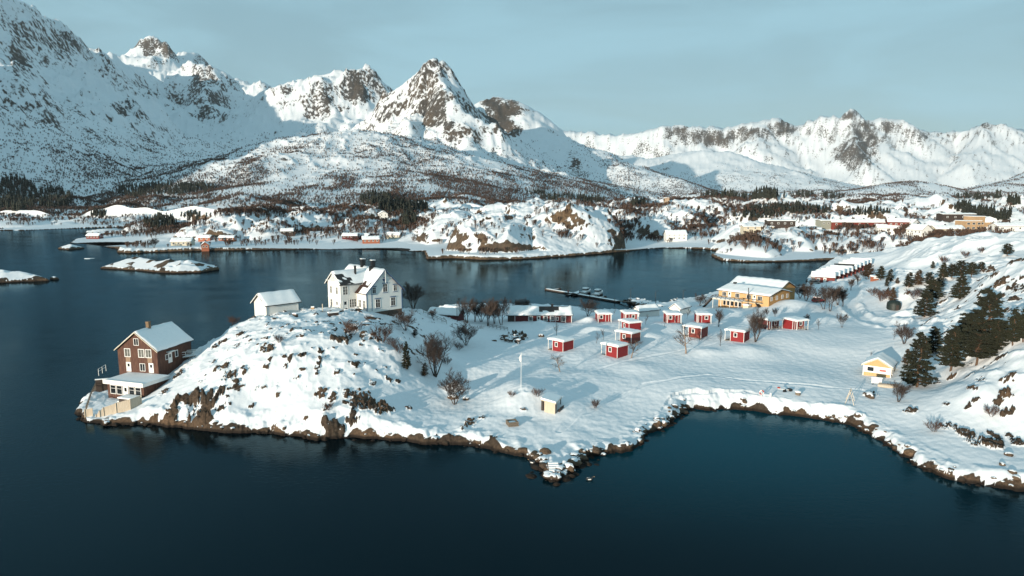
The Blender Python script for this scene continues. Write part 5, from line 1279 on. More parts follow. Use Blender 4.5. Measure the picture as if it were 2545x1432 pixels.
def motorboat(px, py, rot, label, L_=7.0, cab=True):
    x, y = at_z(px, py, 0.0); T = thing('motorboat', label, 'boat', (x, y, 0), rot, 'boats moored at the pier')
    b = MB(); n = 10; m = 7
    for i in range(n):
        t = i/(n-1); wd = 1.2*(1-max(0, t-.45)**2*3.2); wd = max(wd, .04); zt = .85+.35*t*t
        for j in range(m):
            a = math.pi*j/(m-1); b.v.append((-L_/2+L_*t, wd*math.cos(a), zt - 1.15*math.sin(a)**.7))
    for i in range(n-1):
        for j in range(m-1): b.f.append((i*m+j, i*m+j+1, (i+1)*m+j+1, (i+1)*m+j))
    b.f.append(tuple(range(m))); b.build('hull', M_DARKW if not cab else M_TRIM, T, smooth=True)
    b = MB()
    for i in range(n):
        t = i/(n-1); wd = max(1.12*(1-max(0, t-.45)**2*3.2), .03); zt = .8+.35*t*t; b.v += [(-L_/2+L_*t*.98+.05, -wd, zt), (-L_/2+L_*t*.98+.05, 0, zt+.28), (-L_/2+L_*t*.98+.05, wd, zt)]
    for i in range(n-1): b.f += [(i*3, i*3+1, i*3+4, i*3+3), (i*3+1, i*3+2, i*3+5, i*3+4)]
    b.build('snow_cover', M_SNOW, T, smooth=True)
    if cab:
        b = MB(); b.prism([(-1.6, .9), (1.3, 1.0), (.7, 2.0), (-1.5, 2.05)], -.85, .85); cb = b.build('cabin', M_TRIM, T)
        b = MB(); b.prism([(-1.62, 1.35), (1.0, 1.4), (.78, 1.85), (-1.52, 1.85)], -.86, .86); b.build('window', M_GLASS, cb)
        b = MB(); b.prism([(-1.6, 2.054), (.8, 2.004), (.6, 2.3), (-1.4, 2.35)], -.9, .9); b.build('roof_snow', M_SNOW, cb)
motorboat(1457, 729, 1.0, 'snow covered motorboat with cabin, left of the two boats at the pier', 7.5)
motorboat(1487, 733, 1.0, 'snow covered motorboat with cabin, right of the two boats at the pier', 8.0)
motorboat(1432, 733, 1.05, 'small dark open boat with snow at the pier beside the orange marker', 4.5, False)
x, y = at_z(221, 643, 0); T = thing('ice_floe', 'thin pale ice floe drifting on the water above the left islet', 'ice floe', (x, y, 0), .1)
b = MB(); b.v = [(3.2*math.cos(a)*(.8+.2*math.sin(3*a)), 1.6*math.sin(a), zz) for zz in (-.1, .18) for a in [k*.5236 for k in range(12)]]; b.f = [tuple(range(11, -1, -1)), tuple(range(12, 24))] + [(i, (i+1) % 12, 12+(i+1) % 12, 12+i) for i in range(12)]; b.build('sheet', M_SNOW, T)
def lamp(px, py, h, label, m=M_BLK):
    x, y, z = ground(px, py, 120, 700); T = thing('lamp_post', label, 'lamp post', (x, y, z), .4); b = MB(); b.tube([(0, 0, -.6), (0, 0, h)], [.09, .06], 7); b.build('pole', m, T); b = MB(); b.bar((0, 0, h), (.7, 0, h+.1), .07); b.box(.5, 1.0, -.12, .12, h+.0, h+.14); b.build('lamp_head', m, T)
lamp(1567, 752, 5.0, 'dark lamp post at the outer end of the snowy breakwater'); lamp(1629, 757, 4.5, 'dark lamp post halfway along the snowy breakwater'); lamp(1697, 760, 5, 'dark lamp post on the shore left of the yellow hotel'); lamp(1136, 800, 6, 'thin dark lamp post at the foot of the knoll beside the dark red shed')
def duck(px, py, rot, label):
    x, y = at_z(px, py, 0); T = thing('duck', label, 'duck', (x, y, 0), rot)
    b = MB(); n = 9; m = 8
    prof = [(-.62, .02, .22), (-.5, .1, .2), (-.3, .2, .15), (0, .26, .13), (.25, .22, .15), (.36, .13, .25), (.4, .10, .38), (.47, .1, .46), (.56, .02, .44)]
    for px_, r_, zc in prof:
        for j in range(m): a = j*6.2832/m; b.v.append((px_, r_*math.cos(a), zc + r_*.8*math.sin(a)))
    for i in range(n-1):
        for j in range(m): b.f.append((i*m+j, i*m+(j+1) % m, (i+1)*m+(j+1) % m, (i+1)*m+j))
    b.f += [tuple(range(m)), tuple((n-1)*m + j for j in range(m))]; body = b.build('body', simple('duck_plumage', (.03, .03, .03), .6, .2, 4), T, smooth=True)
    b = MB(); b.prism([(.54, .40), (.70, .40), (.70, .43), (.54, .47)], -.04, .04); b.build('bill', M_YEL, T)
    b = MB(); b.box(-.35, .1, -.275, -.24, .12, .26); b.box(-.35, .1, .24, .275, .12, .26); b.build('wing', M_TRIM, T)
duck(1466, 1193, .2, 'dark sea duck with white wing floating off the rocky jetty')
duck(1322, 1151, 2.6, 'dark sea duck with white wing floating close in, left of the rocky jetty')
def car(px, py, rot, paint, label, snow=True, ymax=400):
    x, y, z = ground(px, py, 120, ymax); T = thing('parked_car', label, 'car', (x, y, z), rot); b = MB()
    b.prism([(-2.1, .3), (2.1, .3), (2.15, .75), (1.2, .9), (-2.1, .95)], -.85, .85); body = b.build('body', paint, T)
    b = MB(); b.prism([(-1.95, .954), (1.1, .904), (.45, 1.45), (-1.6, 1.48)], -.76, .76); b.build('cabin_glass', M_GLASS, T)
    b = MB(); b.prism([(-1.55, 1.484), (.42, 1.454), (.3, 1.56), (-1.5, 1.6)], -.74, .74); b.build('roof', paint, T)
    for sx in (-1.3, 1.35):
        for sy in (-.86, .86):
            w = MB(); w.tube([(sx, sy-.1, .32), (sx, sy+.1, .32)], [.33, .33], 12); w.build('wheel', M_BLK, T)
    if snow:
        s = MB(); s.prism([(-1.6, 1.604), (.35, 1.564), (.2, 1.85), (-1.4, 1.9)], -.74, .74); s.prism([(1.15, .92), (2.12, .78), (2.1, .95), (1.25, 1.1)], -.8, .8); s.build('snow_cover', M_SNOW, T)
car(2034, 751, .3, simple('red_car_paint', (.35, .015, .02), .3, .05, 2), 'red parked car half covered in snow right of the yellow hotel')
car(2024, 706, -.1, simple('silver_car_paint', (.25, .24, .22), .3, .05, 2), 'silver parked car in front of the nearest red boathouse', False)
x, y, z = ground(2173, 698, 120); T = thing('kiosk', 'tiny red and white kiosk among the bushes past the boathouses', 'kiosk', (x, y, z), .2); b = MB(); b.box(-1.0, 1.0, -.8, .8, -.5, 1.5); b.build('wall', M_ORNG, T); b = MB(); b.box(-1.0, 1.0, -.83, -.804, .8, 1.4); b.build('counter_window', M_TRIM, T); b = MB(); b.prism([(-1.3, 1.504), (1.3, 1.504), (.9, 1.95), (-.9, 1.95)], -1.1, 1.1); b.build('roof_snow', M_SNOW, T)
# ------------------------------------------------------------------ trees, shrubs and boulders nearby
M_BARK = simple('grey_brown_bark', (0.062, 0.042, 0.033), 0.9, 0.25, 1.5)
M_BARK2 = simple('red_brown_bark', (0.10, 0.052, 0.034), 0.9, 0.25, 1.5)
M_BIRCH = simple('pale_birch_bark', (0.30, 0.22, 0.17), 0.9, 0.3, 2.5)
M_PINE = simple('pine_needles', (0.024, 0.029, 0.013), 1.0, 0.3, 0.6, rgb2=(0.010, 0.012, 0.006))
M_PINE2 = simple('rusty_needles', (0.075, 0.045, 0.022), 0.9, 0.25, 0.6, rgb2=(0.03, 0.024, 0.014))
M_PTR = simple('pine_bark', (0.12, 0.07, 0.042), 0.9, 0.25, 1.2)
def grow(seed, height, stems, spread, lean, depth, thick, up=0.25, kids=4):
    """returns (trunk MB, twig MB) of a leafless tree of the given height."""
    R = random.Random(seed); TR, TW = MB(), MB()
    def branch(p, d, L, r, lev):
        n = 4 if lev == 0 else 3; pts = [p]; q = p.copy(); dd = d.copy()
        for i in range(n):
            dd = (dd + Vector((R.uniform(-1, 1), R.uniform(-1, 1), R.uniform(-.3, .6))) * (0.16 + .05*lev) + Z3 * up * .25).normalized(); q = q + dd * (L / n); pts.append(q.copy())
        rad = [r * (1 - .62 * i / n) for i in range(n + 1)]
        (TR if lev < 2 else TW).tube([tuple(a) for a in pts], rad, 6 if lev == 0 else (4 if lev == 1 else 3), cap=False)
        if lev >= depth: return
        k = kids + (2 if lev == 0 else 0)
        for i in range(k):
            t = (0.30 if lev == 0 else .15) + (0.68 if lev == 0 else .83) * (i + R.random()) / k; j = min(int(t * n), n - 1); a = pts[j].lerp(pts[j+1], t * n - j)
            ax = (pts[j+1] - pts[j]).normalized(); az = R.uniform(0, 6.2832)
            s = ax.orthogonal().normalized(); s2 = ax.cross(s); out = s * math.cos(az) + s2 * math.sin(az)
            nd_ = (ax * R.uniform(.55, .9) + out * spread + Z3 * up).normalized()
            branch(a, nd_, L * R.uniform(.42, .62) * (1.1 - .35 * t), max(r * .5 * (1 - .4 * t), .02), lev + 1)
    for s in range(stems):
        a = s * 6.2832 / stems + R.random(); tilt = lean * R.uniform(.5, 1.1) if stems > 1 else lean * .2
        d = Vector((math.cos(a) * tilt, math.sin(a) * tilt, 1)).normalized()
        branch(Vector((math.cos(a) * .1 * (stems > 1), math.sin(a) * .1 * (stems > 1), -.3)), d, height * R.uniform(.72, .9), thick * (1 if stems == 1 else .72), 0)
    return TR, TW
def norm_h(ms, h):
    zmax = max(v[2] for m in ms for v in m.v); k = h / zmax
    for m in ms: m.v = [(v[0] * k, v[1] * k, v[2] * k) for v in m.v]
PROTO = {}
def proto(kind):
    if kind in PROTO: return PROTO[kind]
    if kind[:3] == 'big': a = grow(3 + ord(kind[3]), 8, 6, .75, .42, 3, .17, .3, 7); bark = M_BARK
    elif kind[:3] == 'wid': a = grow(40 + ord(kind[3]), 6, 4, .85, .40, 3, .13, .22, 8); bark = M_BARK
    elif kind[:3] == 'tal': a = grow(70 + ord(kind[3]), 7, 2, .6, .2, 3, .13, .35, 8); bark = M_BARK
    elif kind[:3] == 'sap': a = grow(90 + ord(kind[3]), 4, 1, .6, .2, 2, .06, .3, 7); bark = M_BARK
    elif kind[:3] == 'bir': a = grow(130 + ord(kind[3]), 5, 1, .9, .2, 3, .13, .12, 6); bark = M_BIRCH
    elif kind[:3] == 'bus': a = grow(110 + ord(kind[3]), 3, 9, .7, .75, 2, .045, .3, 6); bark = M_BARK2
    norm_h(a, 1.0 * 8 if False else 1.0)
    k = {'big': 9, 'wid': 6, 'tal': 7, 'sap': 4, 'bir': 5.5, 'bus': 3}[kind[:3]]
    for m in a: m.v = [(v[0] * k, v[1] * k, v[2] * k) for v in m.v]
    me = []
    for n_, m in (('trunk', a[0]), ('crown', a[1])):
        d = bpy.data.meshes.new(n_); d.from_pydata(m.v, [], m.f); d.materials.append(bark if n_ == 'trunk' else (M_BARK2 if kind[:3] == 'bus' else M_BARK)); d.update(); me.append(d)
    PROTO[kind] = (me, k); return PROTO[kind]
SEQ = random.Random(99)
def place_bare(kind, px, py, toppx, label, group=None, wide=1.0, rot=None, name=None):
    x, y, z = ground(px, py, 85, 420)
    _, _, zt = at_d(px, toppx, y); h = max(zt - z, .8)
    me, k = proto(kind); T = thing(name or {'bus': 'shrub'}.get(kind[:3], 'bare_tree'), label, {'bus': 'shrub'}.get(kind[:3], 'tree'), (x, y, z), SEQ.random() * 6.28 if rot is None else rot, group)
    s = h / k; T.scale = (s * wide, s * wide, s)
    for d in me:
        o = bpy.data.objects.new(d.name.split('.')[0], d); COL.objects.link(o); o.parent = T
    return T
BT = [('big1',1082,936,822,'largest bare many stemmed tree at the foot of the knoll'),('wid1',1130,1005,920,'bare forked tree between two boulders on the meadow left of the flagpole'),('wid2',1158,858,795,'wide bare tree halfway down the right side of the knoll'),
 ('tal1',1161,803,737,'leftmost of the dense bare trees on the shore right of the white house'),('tal2',1180,800,742,'bare tree close behind the leftmost of the shore trees'),('tal3',1212,811,735,'slender bare tree with one clear trunk, second from the left on the shore'),('tal1',1246,808,738,'bushy bare tree with two trunks just left of the long red house'),
 ('wid2',1196,800,745,'dark bare tree between the leftmost shore trees and the slender one'),('wid3',1229,804,742,'dark bushy bare tree between the slender shore tree and the two trunked one'),('wid1',1289,779,738,'wide bare tree crown behind the left end of the long red house'),('wid3',1310,779,742,'bare tree crown behind the middle of the long red house'),('wid2',1461,786,738,'round bare tree on the shore below the pier'),
 ('bir1',1392,924,878,'small pale trunked birch in front of the leftmost red cabin'),('bir2',1569,890,838,'thin pale forked tree leaning beside the frontmost cabin of the middle row'),('sap1',1482,853,822,'dark sapling in the open snow left of the middle cabin row'),('sap2',1499,844,816,'snowy sapling left of the third cabin of the middle row'),
 ('sap3',1383,836,800,'thin pale sapling standing alone in front of the long red house'),('sap1',1604,806,778,'bare sapling right of the back middle red cabin'),('sap2',1652,812,786,'bare sapling left of the cabin in front of the white shed'),('sap1',1526,783,765,'bare sapling between the two backmost red cabins'),
 ('bir3',1705,879,803,'forked pale birch before the worn brown cabin on stilts'),('sap3',1790,860,816,'slim dark tree left of the bright red cabin with bare corner'),('big2',1877,850,762,'big leaning many stemmed tree between the bright red cabin and the porch cabins'),('tal2',1786,812,765,'bare tree below the left end of the yellow hotel'),
 ('sap1',1707,792,763,'bare tree in front of the white shed gable'),('tal3',1905,790,764,'bare tree left of the pair behind the dark porch cabin'),('tal1',1926,789,765,'bare tree right of the pair behind the dark porch cabin'),('tal2',2007,806,779,'bare tree behind the rightmost porch cabin'),('sap3',2033,819,791,'thin sapling in the snow right of the rightmost cabin'),
 ('tal1',2093,814,778,'bare tree at the corner of the snowy road'),('wid1',2003,749,697,'dark bushy bare tree right of the yellow hotel'),('wid2',1988,742,702,'bare tree touching the right end of the yellow hotel'),('tal3',2047,769,706,'tall bare tree just right of the red parked car'),('tal1',2063,774,706,'tallest bare tree of the group by the red parked car'),
 ('wid3',2082,758,708,'bare tree with green tinge at the road bend'),('tal2',2094,762,714,'leaning bare tree at the road bend'),('wid2',1740,760,727,'faint bare tree at the left end of the hotel terrace'),('wid1',2247,855,800,'vase shaped bare tree on the road bank above the yellow cabin'),('sap1',2221,845,814,'thin bare tree left of the vase shaped one on the road bank'),
 ('wid3',2233,999,946,'spreading bare tree on the beach right of the white board'),('sap2',2164,888,872,'small bare bush tree behind the yellow cabin roof'),('wid1',1027,768,694,'dark bare tree standing right behind the white house'),('wid2',1008,822,768,'wide bare tree below the stone foundation of the white house'),
 ('tal1',2115,722,690,'bare tree on the lane beside the red boathouses, nearer one'),('tal3',2132,708,676,'bare tree on the lane beside the red boathouses, farther one'),('wid1',1075,792,766,'small bare tree on the knoll edge right of the handrail')]
for kind, px, py, tp, lab in BT: place_bare(kind, px, py, tp, lab, wide=1.45 if kind[:3] == 'tal' else (.78 if kind == 'big2' else 1.15))
BS = [('bus1',875,832,792,'brown bare shrub among rocks in front of the white house'),('bus2',951,848,803,'reddish shrub on the knoll below the house corner'),('bus3',992,876,846,'brown shrub on the right flank of the knoll'),('bus1',975,860,835,'thin shrub between the reddish shrub and the knoll edge'),('bus2',914,797,782,'tawny dry shrub at the front corner of the white house'),
 ('bus3',1479,1014,990,'dark small shrub in the empty snow of the beach meadow'),('bus1',1336,985,962,'dark twiggy shrub on the flagpole knoll slope'),('bus2',1271,986,970,'thin twig shrub on the flagpole knoll face'),('bus3',2322,1073,1042,'spiky bare shrub above the beach at the rock foot'),('bus1',2463,1034,1005,'bare shrub among the right hand rocks'),
 ('bus2',816,1018,998,'small shrub growing from the cliff above the waterline'),('bus3',694,851,829,'lone twig sapling on the top of the knoll'),('bus1',581,806,784,'small twiggy shrub on the left shoulder of the knoll'),('bus2',2190,748,716,'reddish brush clump beside the dark green hut'),('bus3',2205,742,715,'brown brush clump above the dark green hut'),('bus1',2274,742,712,'brown shrub below the overhanging snow bank'),
 ('bus2',2150,693,668,'brown shrub at the far end of the boathouse lane'),('bus3',2170,734,712,'thin shrub between road bend and the red brush clump'),('bus1',2091,738,722,'bare shrub beside the snowy road'),('bus2',1140,870,850,'bare shrub behind the largest many stemmed tree'),('bus3',1700,818,806,'small shrub left of the worn cabin on stilts'),('bus1',1110,905,885,'low shrub right of the largest many stemmed tree'),
 ('bus3',2345,655,634,'dark shrub on the far snowy slope above the pines'),('bus1',2120,660,645,'low dark shrub on the shore beyond the boathouses'),('bus2',2400,640,622,'brown bramble row on the snow below the village'),('bus3',2440,628,612,'long brown bramble clump left of the round pine')]
for kind, px, py, tp, lab in BS: place_bare(kind, px, py, tp, lab, wide=1.35)

def pine_mesh(seed, rnd, low, droop, tri=14):
    R = random.Random(seed); tr, cr = MB(), []; V, F = [], []
    bend = [(R.uniform(-.012, .012) * i, R.uniform(-.012, .012) * i, i / 7.0) for i in range(8)]; bend[0] = (0, 0, -.06)
    tr.tube(bend, [.020 * (1 - .85 * i / 7) for i in range(8)], 7, cap=False)
    nw = 28
    for w in range(nw):
        t = low + (1 - low) * (w + .5) / nw
        prof = (1 - (t - low) / (1 - low)); L = (.045 + .20 * (prof ** (.75 if not rnd else .5)) * (min(1, (t - low) * 5 + .45))) * (1.15 if rnd else 1)
        for b in range(6 if t < .9 else 3):
            a = R.uniform(0, 6.2832); l = L * R.uniform(.6, 1.2); c, s = math.cos(a), math.sin(a)
            base = Vector((0, 0, t)); up = .25 - droop * prof + R.uniform(-.12, .18)
            tip = base + Vector((c * l, s * l, l * up)); tr.tube([tuple(base), tuple(base.lerp(tip, .9))], [.0045 * (1.3 - t), .0015], 3, cap=False)
            m = max(3, int(l / .028))
            for k in range(m):
                f = .28 + .75 * (k + R.random()) / m; p = base.lerp(tip, f) + Vector((R.uniform(-1, 1), R.uniform(-1, 1), R.uniform(-.5, .9))) * .012
                for q in range(tri):
                    d = Vector((R.uniform(-1, 1) + c * .5, R.uniform(-1, 1) + s * .5, R.uniform(-.5, 1.1))).normalized(); sz = R.uniform(.024, .046)
                    o = d.orthogonal().normalized() * sz * .34; i0 = len(V); V.extend([tuple(p - o), tuple(p + o), tuple(p + d * sz)]); F.append((i0, i0+1, i0+2))
    mt = bpy.data.meshes.new('trunk'); mt.from_pydata(tr.v, [], tr.f); mt.materials.append(M_PTR); mt.update()
    def cm(m):
        mc = bpy.data.meshes.new('crown'); mc.from_pydata(V, [], F); mc.materials.append(m); mc.update(); return mc
    return mt, cm
PM = {}
def place_pine(kind, px, py, toppx, wpx, label, rusty=False):
    if kind not in PM:
        PM[kind] = pine_mesh({'a': 1, 'b': 2, 'c': 3, 'd': 4, 'e': 5}[kind], kind in 'cd', {'a': .04, 'b': .10, 'c': .12, 'd': .22, 'e': .02}[kind], {'a': .35, 'b': .2, 'c': .05, 'd': .0, 'e': .3}[kind]); PM[kind] = (PM[kind][0], {}, PM[kind][1])
    x, y, z = ground(px, py, 85, 420); _, _, zt = at_d(px, toppx, y); h = max(zt - z, 1.0); wreal = wpx * y / FPX
    T = thing('pine_tree' if kind in 'bcd' else 'spruce_tree', label, 'tree', (x, y, z), SEQ.random() * 6.28); k = wreal / (.44 * h); k = min(max(k, .6), 1.7); T.scale = (h * k, h * k, h)
    mt, cache, mk = PM[kind]
    if rusty not in cache: cache[rusty] = mk(M_PINE2 if rusty else M_PINE)
    for n_, d in (('trunk', mt), ('crown', cache[rusty])):
        o = bpy.data.objects.new(n_, d); COL.objects.link(o); o.parent = T
PN = [('a',2278,962,829,74,'bushy dark pine standing beside the yellow cabin',0),('a',2318,878,813,46,'dark conifer just behind the bushy pine beside the yellow cabin',0),('b',2362,922,812,64,'pine with visible tan trunk left of the tallest pine',0),('d',2426,908,826,70,'pine with bare lower branches in front of the tallest pine',0),
 ('a',2444,868,721,108,'tallest and widest dark pine of the right grove',0),('a',2394,856,780,56,'dark pine filling the gap left of the tallest pine',0),('e',2415,865,770,60,'dark spruce close against the left side of the tallest pine',0),('b',2517,858,770,44,'slim pine at the right frame edge, left of two',0),('b',2543,850,765,44,'slim pine cut by the right frame edge',0),('e',2475,872,795,50,'dark spruce close against the right side of the tallest pine',0),
 ('a',2297,788,722,52,'dark pine on the snow bank above the road, front one',0),('c',2318,748,696,42,'round dark pine on the bank behind the road pine',0),('a',2385,744,682,60,'broad pine alone on the snow slope left of the upper rocks',0),('c',2309,708,677,36,'leftmost dark pine of the upper thicket',0),('b',2343,694,654,28,'tall slim pine in the upper thicket',0),('c',2365,692,656,26,'middle slim pine of the upper thicket',0),('c',2388,690,648,38,'large round pine of the upper thicket',0),
 ('c',2414,688,652,36,'right pine of the upper thicket against the snow slope',0),('c',2438,672,651,26,'small pine on the snow slope edge, right of the upper thicket',0),('b',2189,696,662,28,'yellowish green conifer behind the red and white kiosk',0),('e',2212,699,669,20,'small pointed spruce right of the kiosk',0),('e',2259,714,677,32,'pointed spruce left of the upper thicket',0),('e',2282,708,671,30,'rust tinged spruce in front of the upper thicket',1),
 ('c',2158,693,657,28,'brownish bushy tree at the end of the red boathouses',1),('e',2318,667,649,12,'tiny conifer on the snowy hump above the upper thicket',0),('c',2503,636,606,40,'solitary round pine on the snowy crest at the right',0),('e',2218,758,715,20,'rust coloured spruce beside the dark green hut',1),('e',2204,712,690,12,'tiny dark spruce on the flat snow below the kiosk',0),('e',2207,730,714,10,'tiny dark spruce among the red brush',0),
 ('e',1010,917,850,22,'narrow dark spruce on the right flank of the knoll',0),('e',1056,934,902,22,'small dark spruce at the foot of the largest bare tree',0),('c',1032,836,818,34,'low dark evergreen shrub on the knoll right of the white house',0),('e',2230,705,690,30,'low brown juniper scrub between kiosk and upper thicket',1),('c',2335,716,690,40,'dark pine low in front of the upper thicket',0),('e',2254,905,868,24,'dark red bush behind the yellow cabin roof',1),('e',886,915,905,6,'tiny green spruce seedling on the sunny knoll face',0)]
for a in PN: place_pine(*a)

# boulders
M_BOULD = terrain_mat('boulder_stone', 0.8, (0.13, 0.088, 0.056), (0.065, 0.048, 0.036), 0.12)
def boulder_geo(R, r, flat=.75):
    bm = bmesh.new(); bmesh.ops.create_icosphere(bm, subdivisions=2, radius=1.0); s = R.random() * 50
    ax = Vector((R.uniform(.75, 1.3), R.uniform(.75, 1.3), flat * R.uniform(.8, 1.15)))
    planes = [(Vector((R.gauss(0, 1), R.gauss(0, 1), R.gauss(0, .7))).normalized(), R.uniform(.62, .9)) for _ in range(7)]
    V = []
    for v in bm.verts:
        c = v.co.copy()
        for n, d in planes:
            t = c.dot(n)
            if t > d: c -= n * (t - d)
        V.append(Vector((c.x * ax.x, c.y * ax.y, c.z * ax.z)) * r)
    F = [tuple(q.index for q in f.verts) for f in bm.faces]; bm.free(); return V, F
def add_boulder(V, F, RK, R, x, y, z, r, flat=.75, snowlim=.55):
    v, f = boulder_geo(R, r, flat); a = R.random() * 6.28; c, s = math.cos(a), math.sin(a); k = len(V); mz = max(q.z for q in v)
    for q in v:
        V.append((x + q.x*c - q.y*s, y + q.x*s + q.y*c, z + q.z)); RK.append(1.0 if q.z < snowlim * mz else 0.12)
    F += [tuple(i + k for i in t) for t in f]
def boulders_obj(name, V, F, RK, loc=(0, 0, 0)):
    me = bpy.data.meshes.new(name); me.from_pydata(V, [], F); me.update(); at_ = me.attributes.new('rock', 'FLOAT', 'POINT'); at_.data.foreach_set('value', np.array(RK, np.float32)); me.materials.append(M_BOULD)
    o = bpy.data.objects.new(name, me); COL.objects.link(o); o.location = loc; return o
R = random.Random(5)
V, F, RK = [], [], []
def along(poly, step, jit, rmin, rmax, sink, a, b, dens=lambda x, y: 1.0):
    for (x0, y0), (x1, y1) in zip(poly[a:b], poly[a+1:b+1]):
        L_ = math.hypot(x1-x0, y1-y0)
        for i in range(max(1, int(L_ / step))):
            t = R.random(); x, y = x0 + (x1-x0)*t, y0 + (y1-y0)*t; nx, ny = -(y1-y0)/L_, (x1-x0)/L_; o = R.gauss(0, jit) + .15
            x += nx * o; y += ny * o
            if R.random() > dens(x, y): continue
            r = rmin + (rmax - rmin) * R.random() ** 2.2; z = max(zat(x, y), -.15) + r * (sink - .12); add_boulder(V, F, RK, R, x, y, z, r, R.uniform(.5, .9), .5 if z > .25 and R.random() < .8 else 2.0)
ns = [i for i, p in enumerate(NEAR) if p == (85, 86)][0]
along(NEAR, .85, .35, .2, .75, -.05, 0, ns - 1)
along(NEAR, .30, .9, .35, 1.0, .05, 17, 25)
along(NEAR, .36, .8, .25, .85, .05, 28, 33)
along(NEAR, .75, .9, .25, .85, .02, 40, 53)
i0 = [i for i, p in enumerate(NEAR) if abs(p[0] - d0(1690, 752)[0]) < 1e-6][0]
along(NEAR, .7, .9, .3, .9, .1, i0, i0 + 8)
tag(boulders_obj('shore_stones', V, F, RK), 'snow capped brown stones lining the waterline of the near shore', 'stones', kind='stuff')
for px, py, rp, lab in [(1126,988,15,'brown boulder left behind the forked bare tree on the meadow'),(1159,992,14,'brown boulder right of the forked bare tree on the meadow'),(1190,1100,10,'tan boulder at the waterline below the meadow'),(2507,1132,13,'round brown boulder on the beach at the far right'),(2162,985,17,'flat dark boulder under snow before the yellow cabin'),
  (1345,836,9,'dark boulder alone in the snow before the long red house'),(1500,1131,9,'dark boulder at the water edge right of the jetty'),(1384,1190,13,'pale boulder at the very tip of the stone jetty'),(1402,1180,12,'snow topped boulder on the right of the jetty tip'),(1424,1172,9,'small snow topped boulder right of the jetty tip'),(2490,1155,9,'small boulder on the beach rim at the far right')]:
    x, y, z = ground(px, py, 80); r = rp * y / FPX * .95; V, F, RK = [], [], []; add_boulder(V, F, RK, R, 0, 0, 0, r, .7, .45); o = boulders_obj('boulder', V, F, RK, (x, y, z + r * .15)); tag(o, lab, 'boulder')
V, F, RK = [], [], []
for k in range(46):
    px, py = R.gauss(1273, 16), R.gauss(842, 5); x, y, z = ground(px, py, 100); r = R.uniform(.25, .8); add_boulder(V, F, RK, R, x, y, z + r * .1, r, .6, .5)
tag(boulders_obj('rubble', V, F, RK), 'heap of dark rubble stones half under snow on the field', 'stones', kind='stuff')
# stone steps on the jetty
x, y, z = ground(1377, 1168, 85); T = thing('steps', 'snowy stone steps descending to the tip of the jetty', 'steps', (x, y, z - .1), .05)
for i in range(6):
    b = MB(); b.box(-.75, .75, -1.3 + i*.5, -.82 + i*.5, -.8, -.15 + i*.13); o_ = b.build('step', M_STONE, T)
    b = MB(); b.box(-.72, .72, -1.28 + i*.5, -.84 + i*.5, -.146 + i*.13, -.03 + i*.13); b.build('snow', M_SNOW, o_)
# ------------------------------------------------------------------ houses across the water and in the village
def far_house(px, py, w, L_, he, ri, rot, wm, label, cat='house', name='house', nwin=3, roof=None, snow=.45, zmin=2.0, side_win=2, sub=None, group=None):
    x, y, z = ground(px, py, 345, 1500)
    H = thing(name, label, cat, (x, y, z + .25), rot, group)
    gable_shell(H, w, L_, he, ri, wm, roof or M_TILE, .5, 4.0, snow, x0=-w/2, y0=-L_/2, seed=int(px) % 50)
    F = frame_at((-w/2, -L_/2, 0), (1, 0, 0), (0, -1, 0))
    for i in range(side_win): window(H, F, w*(i+.7)/(side_win+.4), .9, 1.1, 1.3, 0, 0, t=.16)
    if he > 4:
        for i in range(side_win): window(H, F, w*(i+.7)/(side_win+.4), 3.4, 1.1, 1.3, 0, 0, t=.16)
    for o_, d_, n_ in (((-w/2, L_/2, 0), (0, -1, 0), (-1, 0, 0)), ((w/2, -L_/2, 0), (0, 1, 0), (1, 0, 0))):
        F = frame_at(o_, d_, n_)
        for i in range(nwin):
            window(H, F, L_*(i+.6)/(nwin+.2), .9, 1.3, 1.2, 0, 0, t=.16)
            if he > 4: window(H, F, L_*(i+.6)/(nwin+.2), 3.4, 1.3, 1.2, 0, 0, t=.16)
    c = MB(); c.box(-.4, .4, 1.0, 1.8, he+ri-.3, he+ri+1.1); c.build('chimney', M_BLK, H)
    if sub: sub(H)
    return H
P2 = math.pi / 2
def dormer(H):
    d = bpy.data.objects.new('dormer', None); COL.objects.link(d); d.parent = H; d.location = (4.3, -1.9, 3.6); d.rotation_euler = (0, 0, P2)
    gable_shell(d, 3.8, 5.0, 1.6, 1.6, M_WHITE, M_TILE, .3, .5, .3)
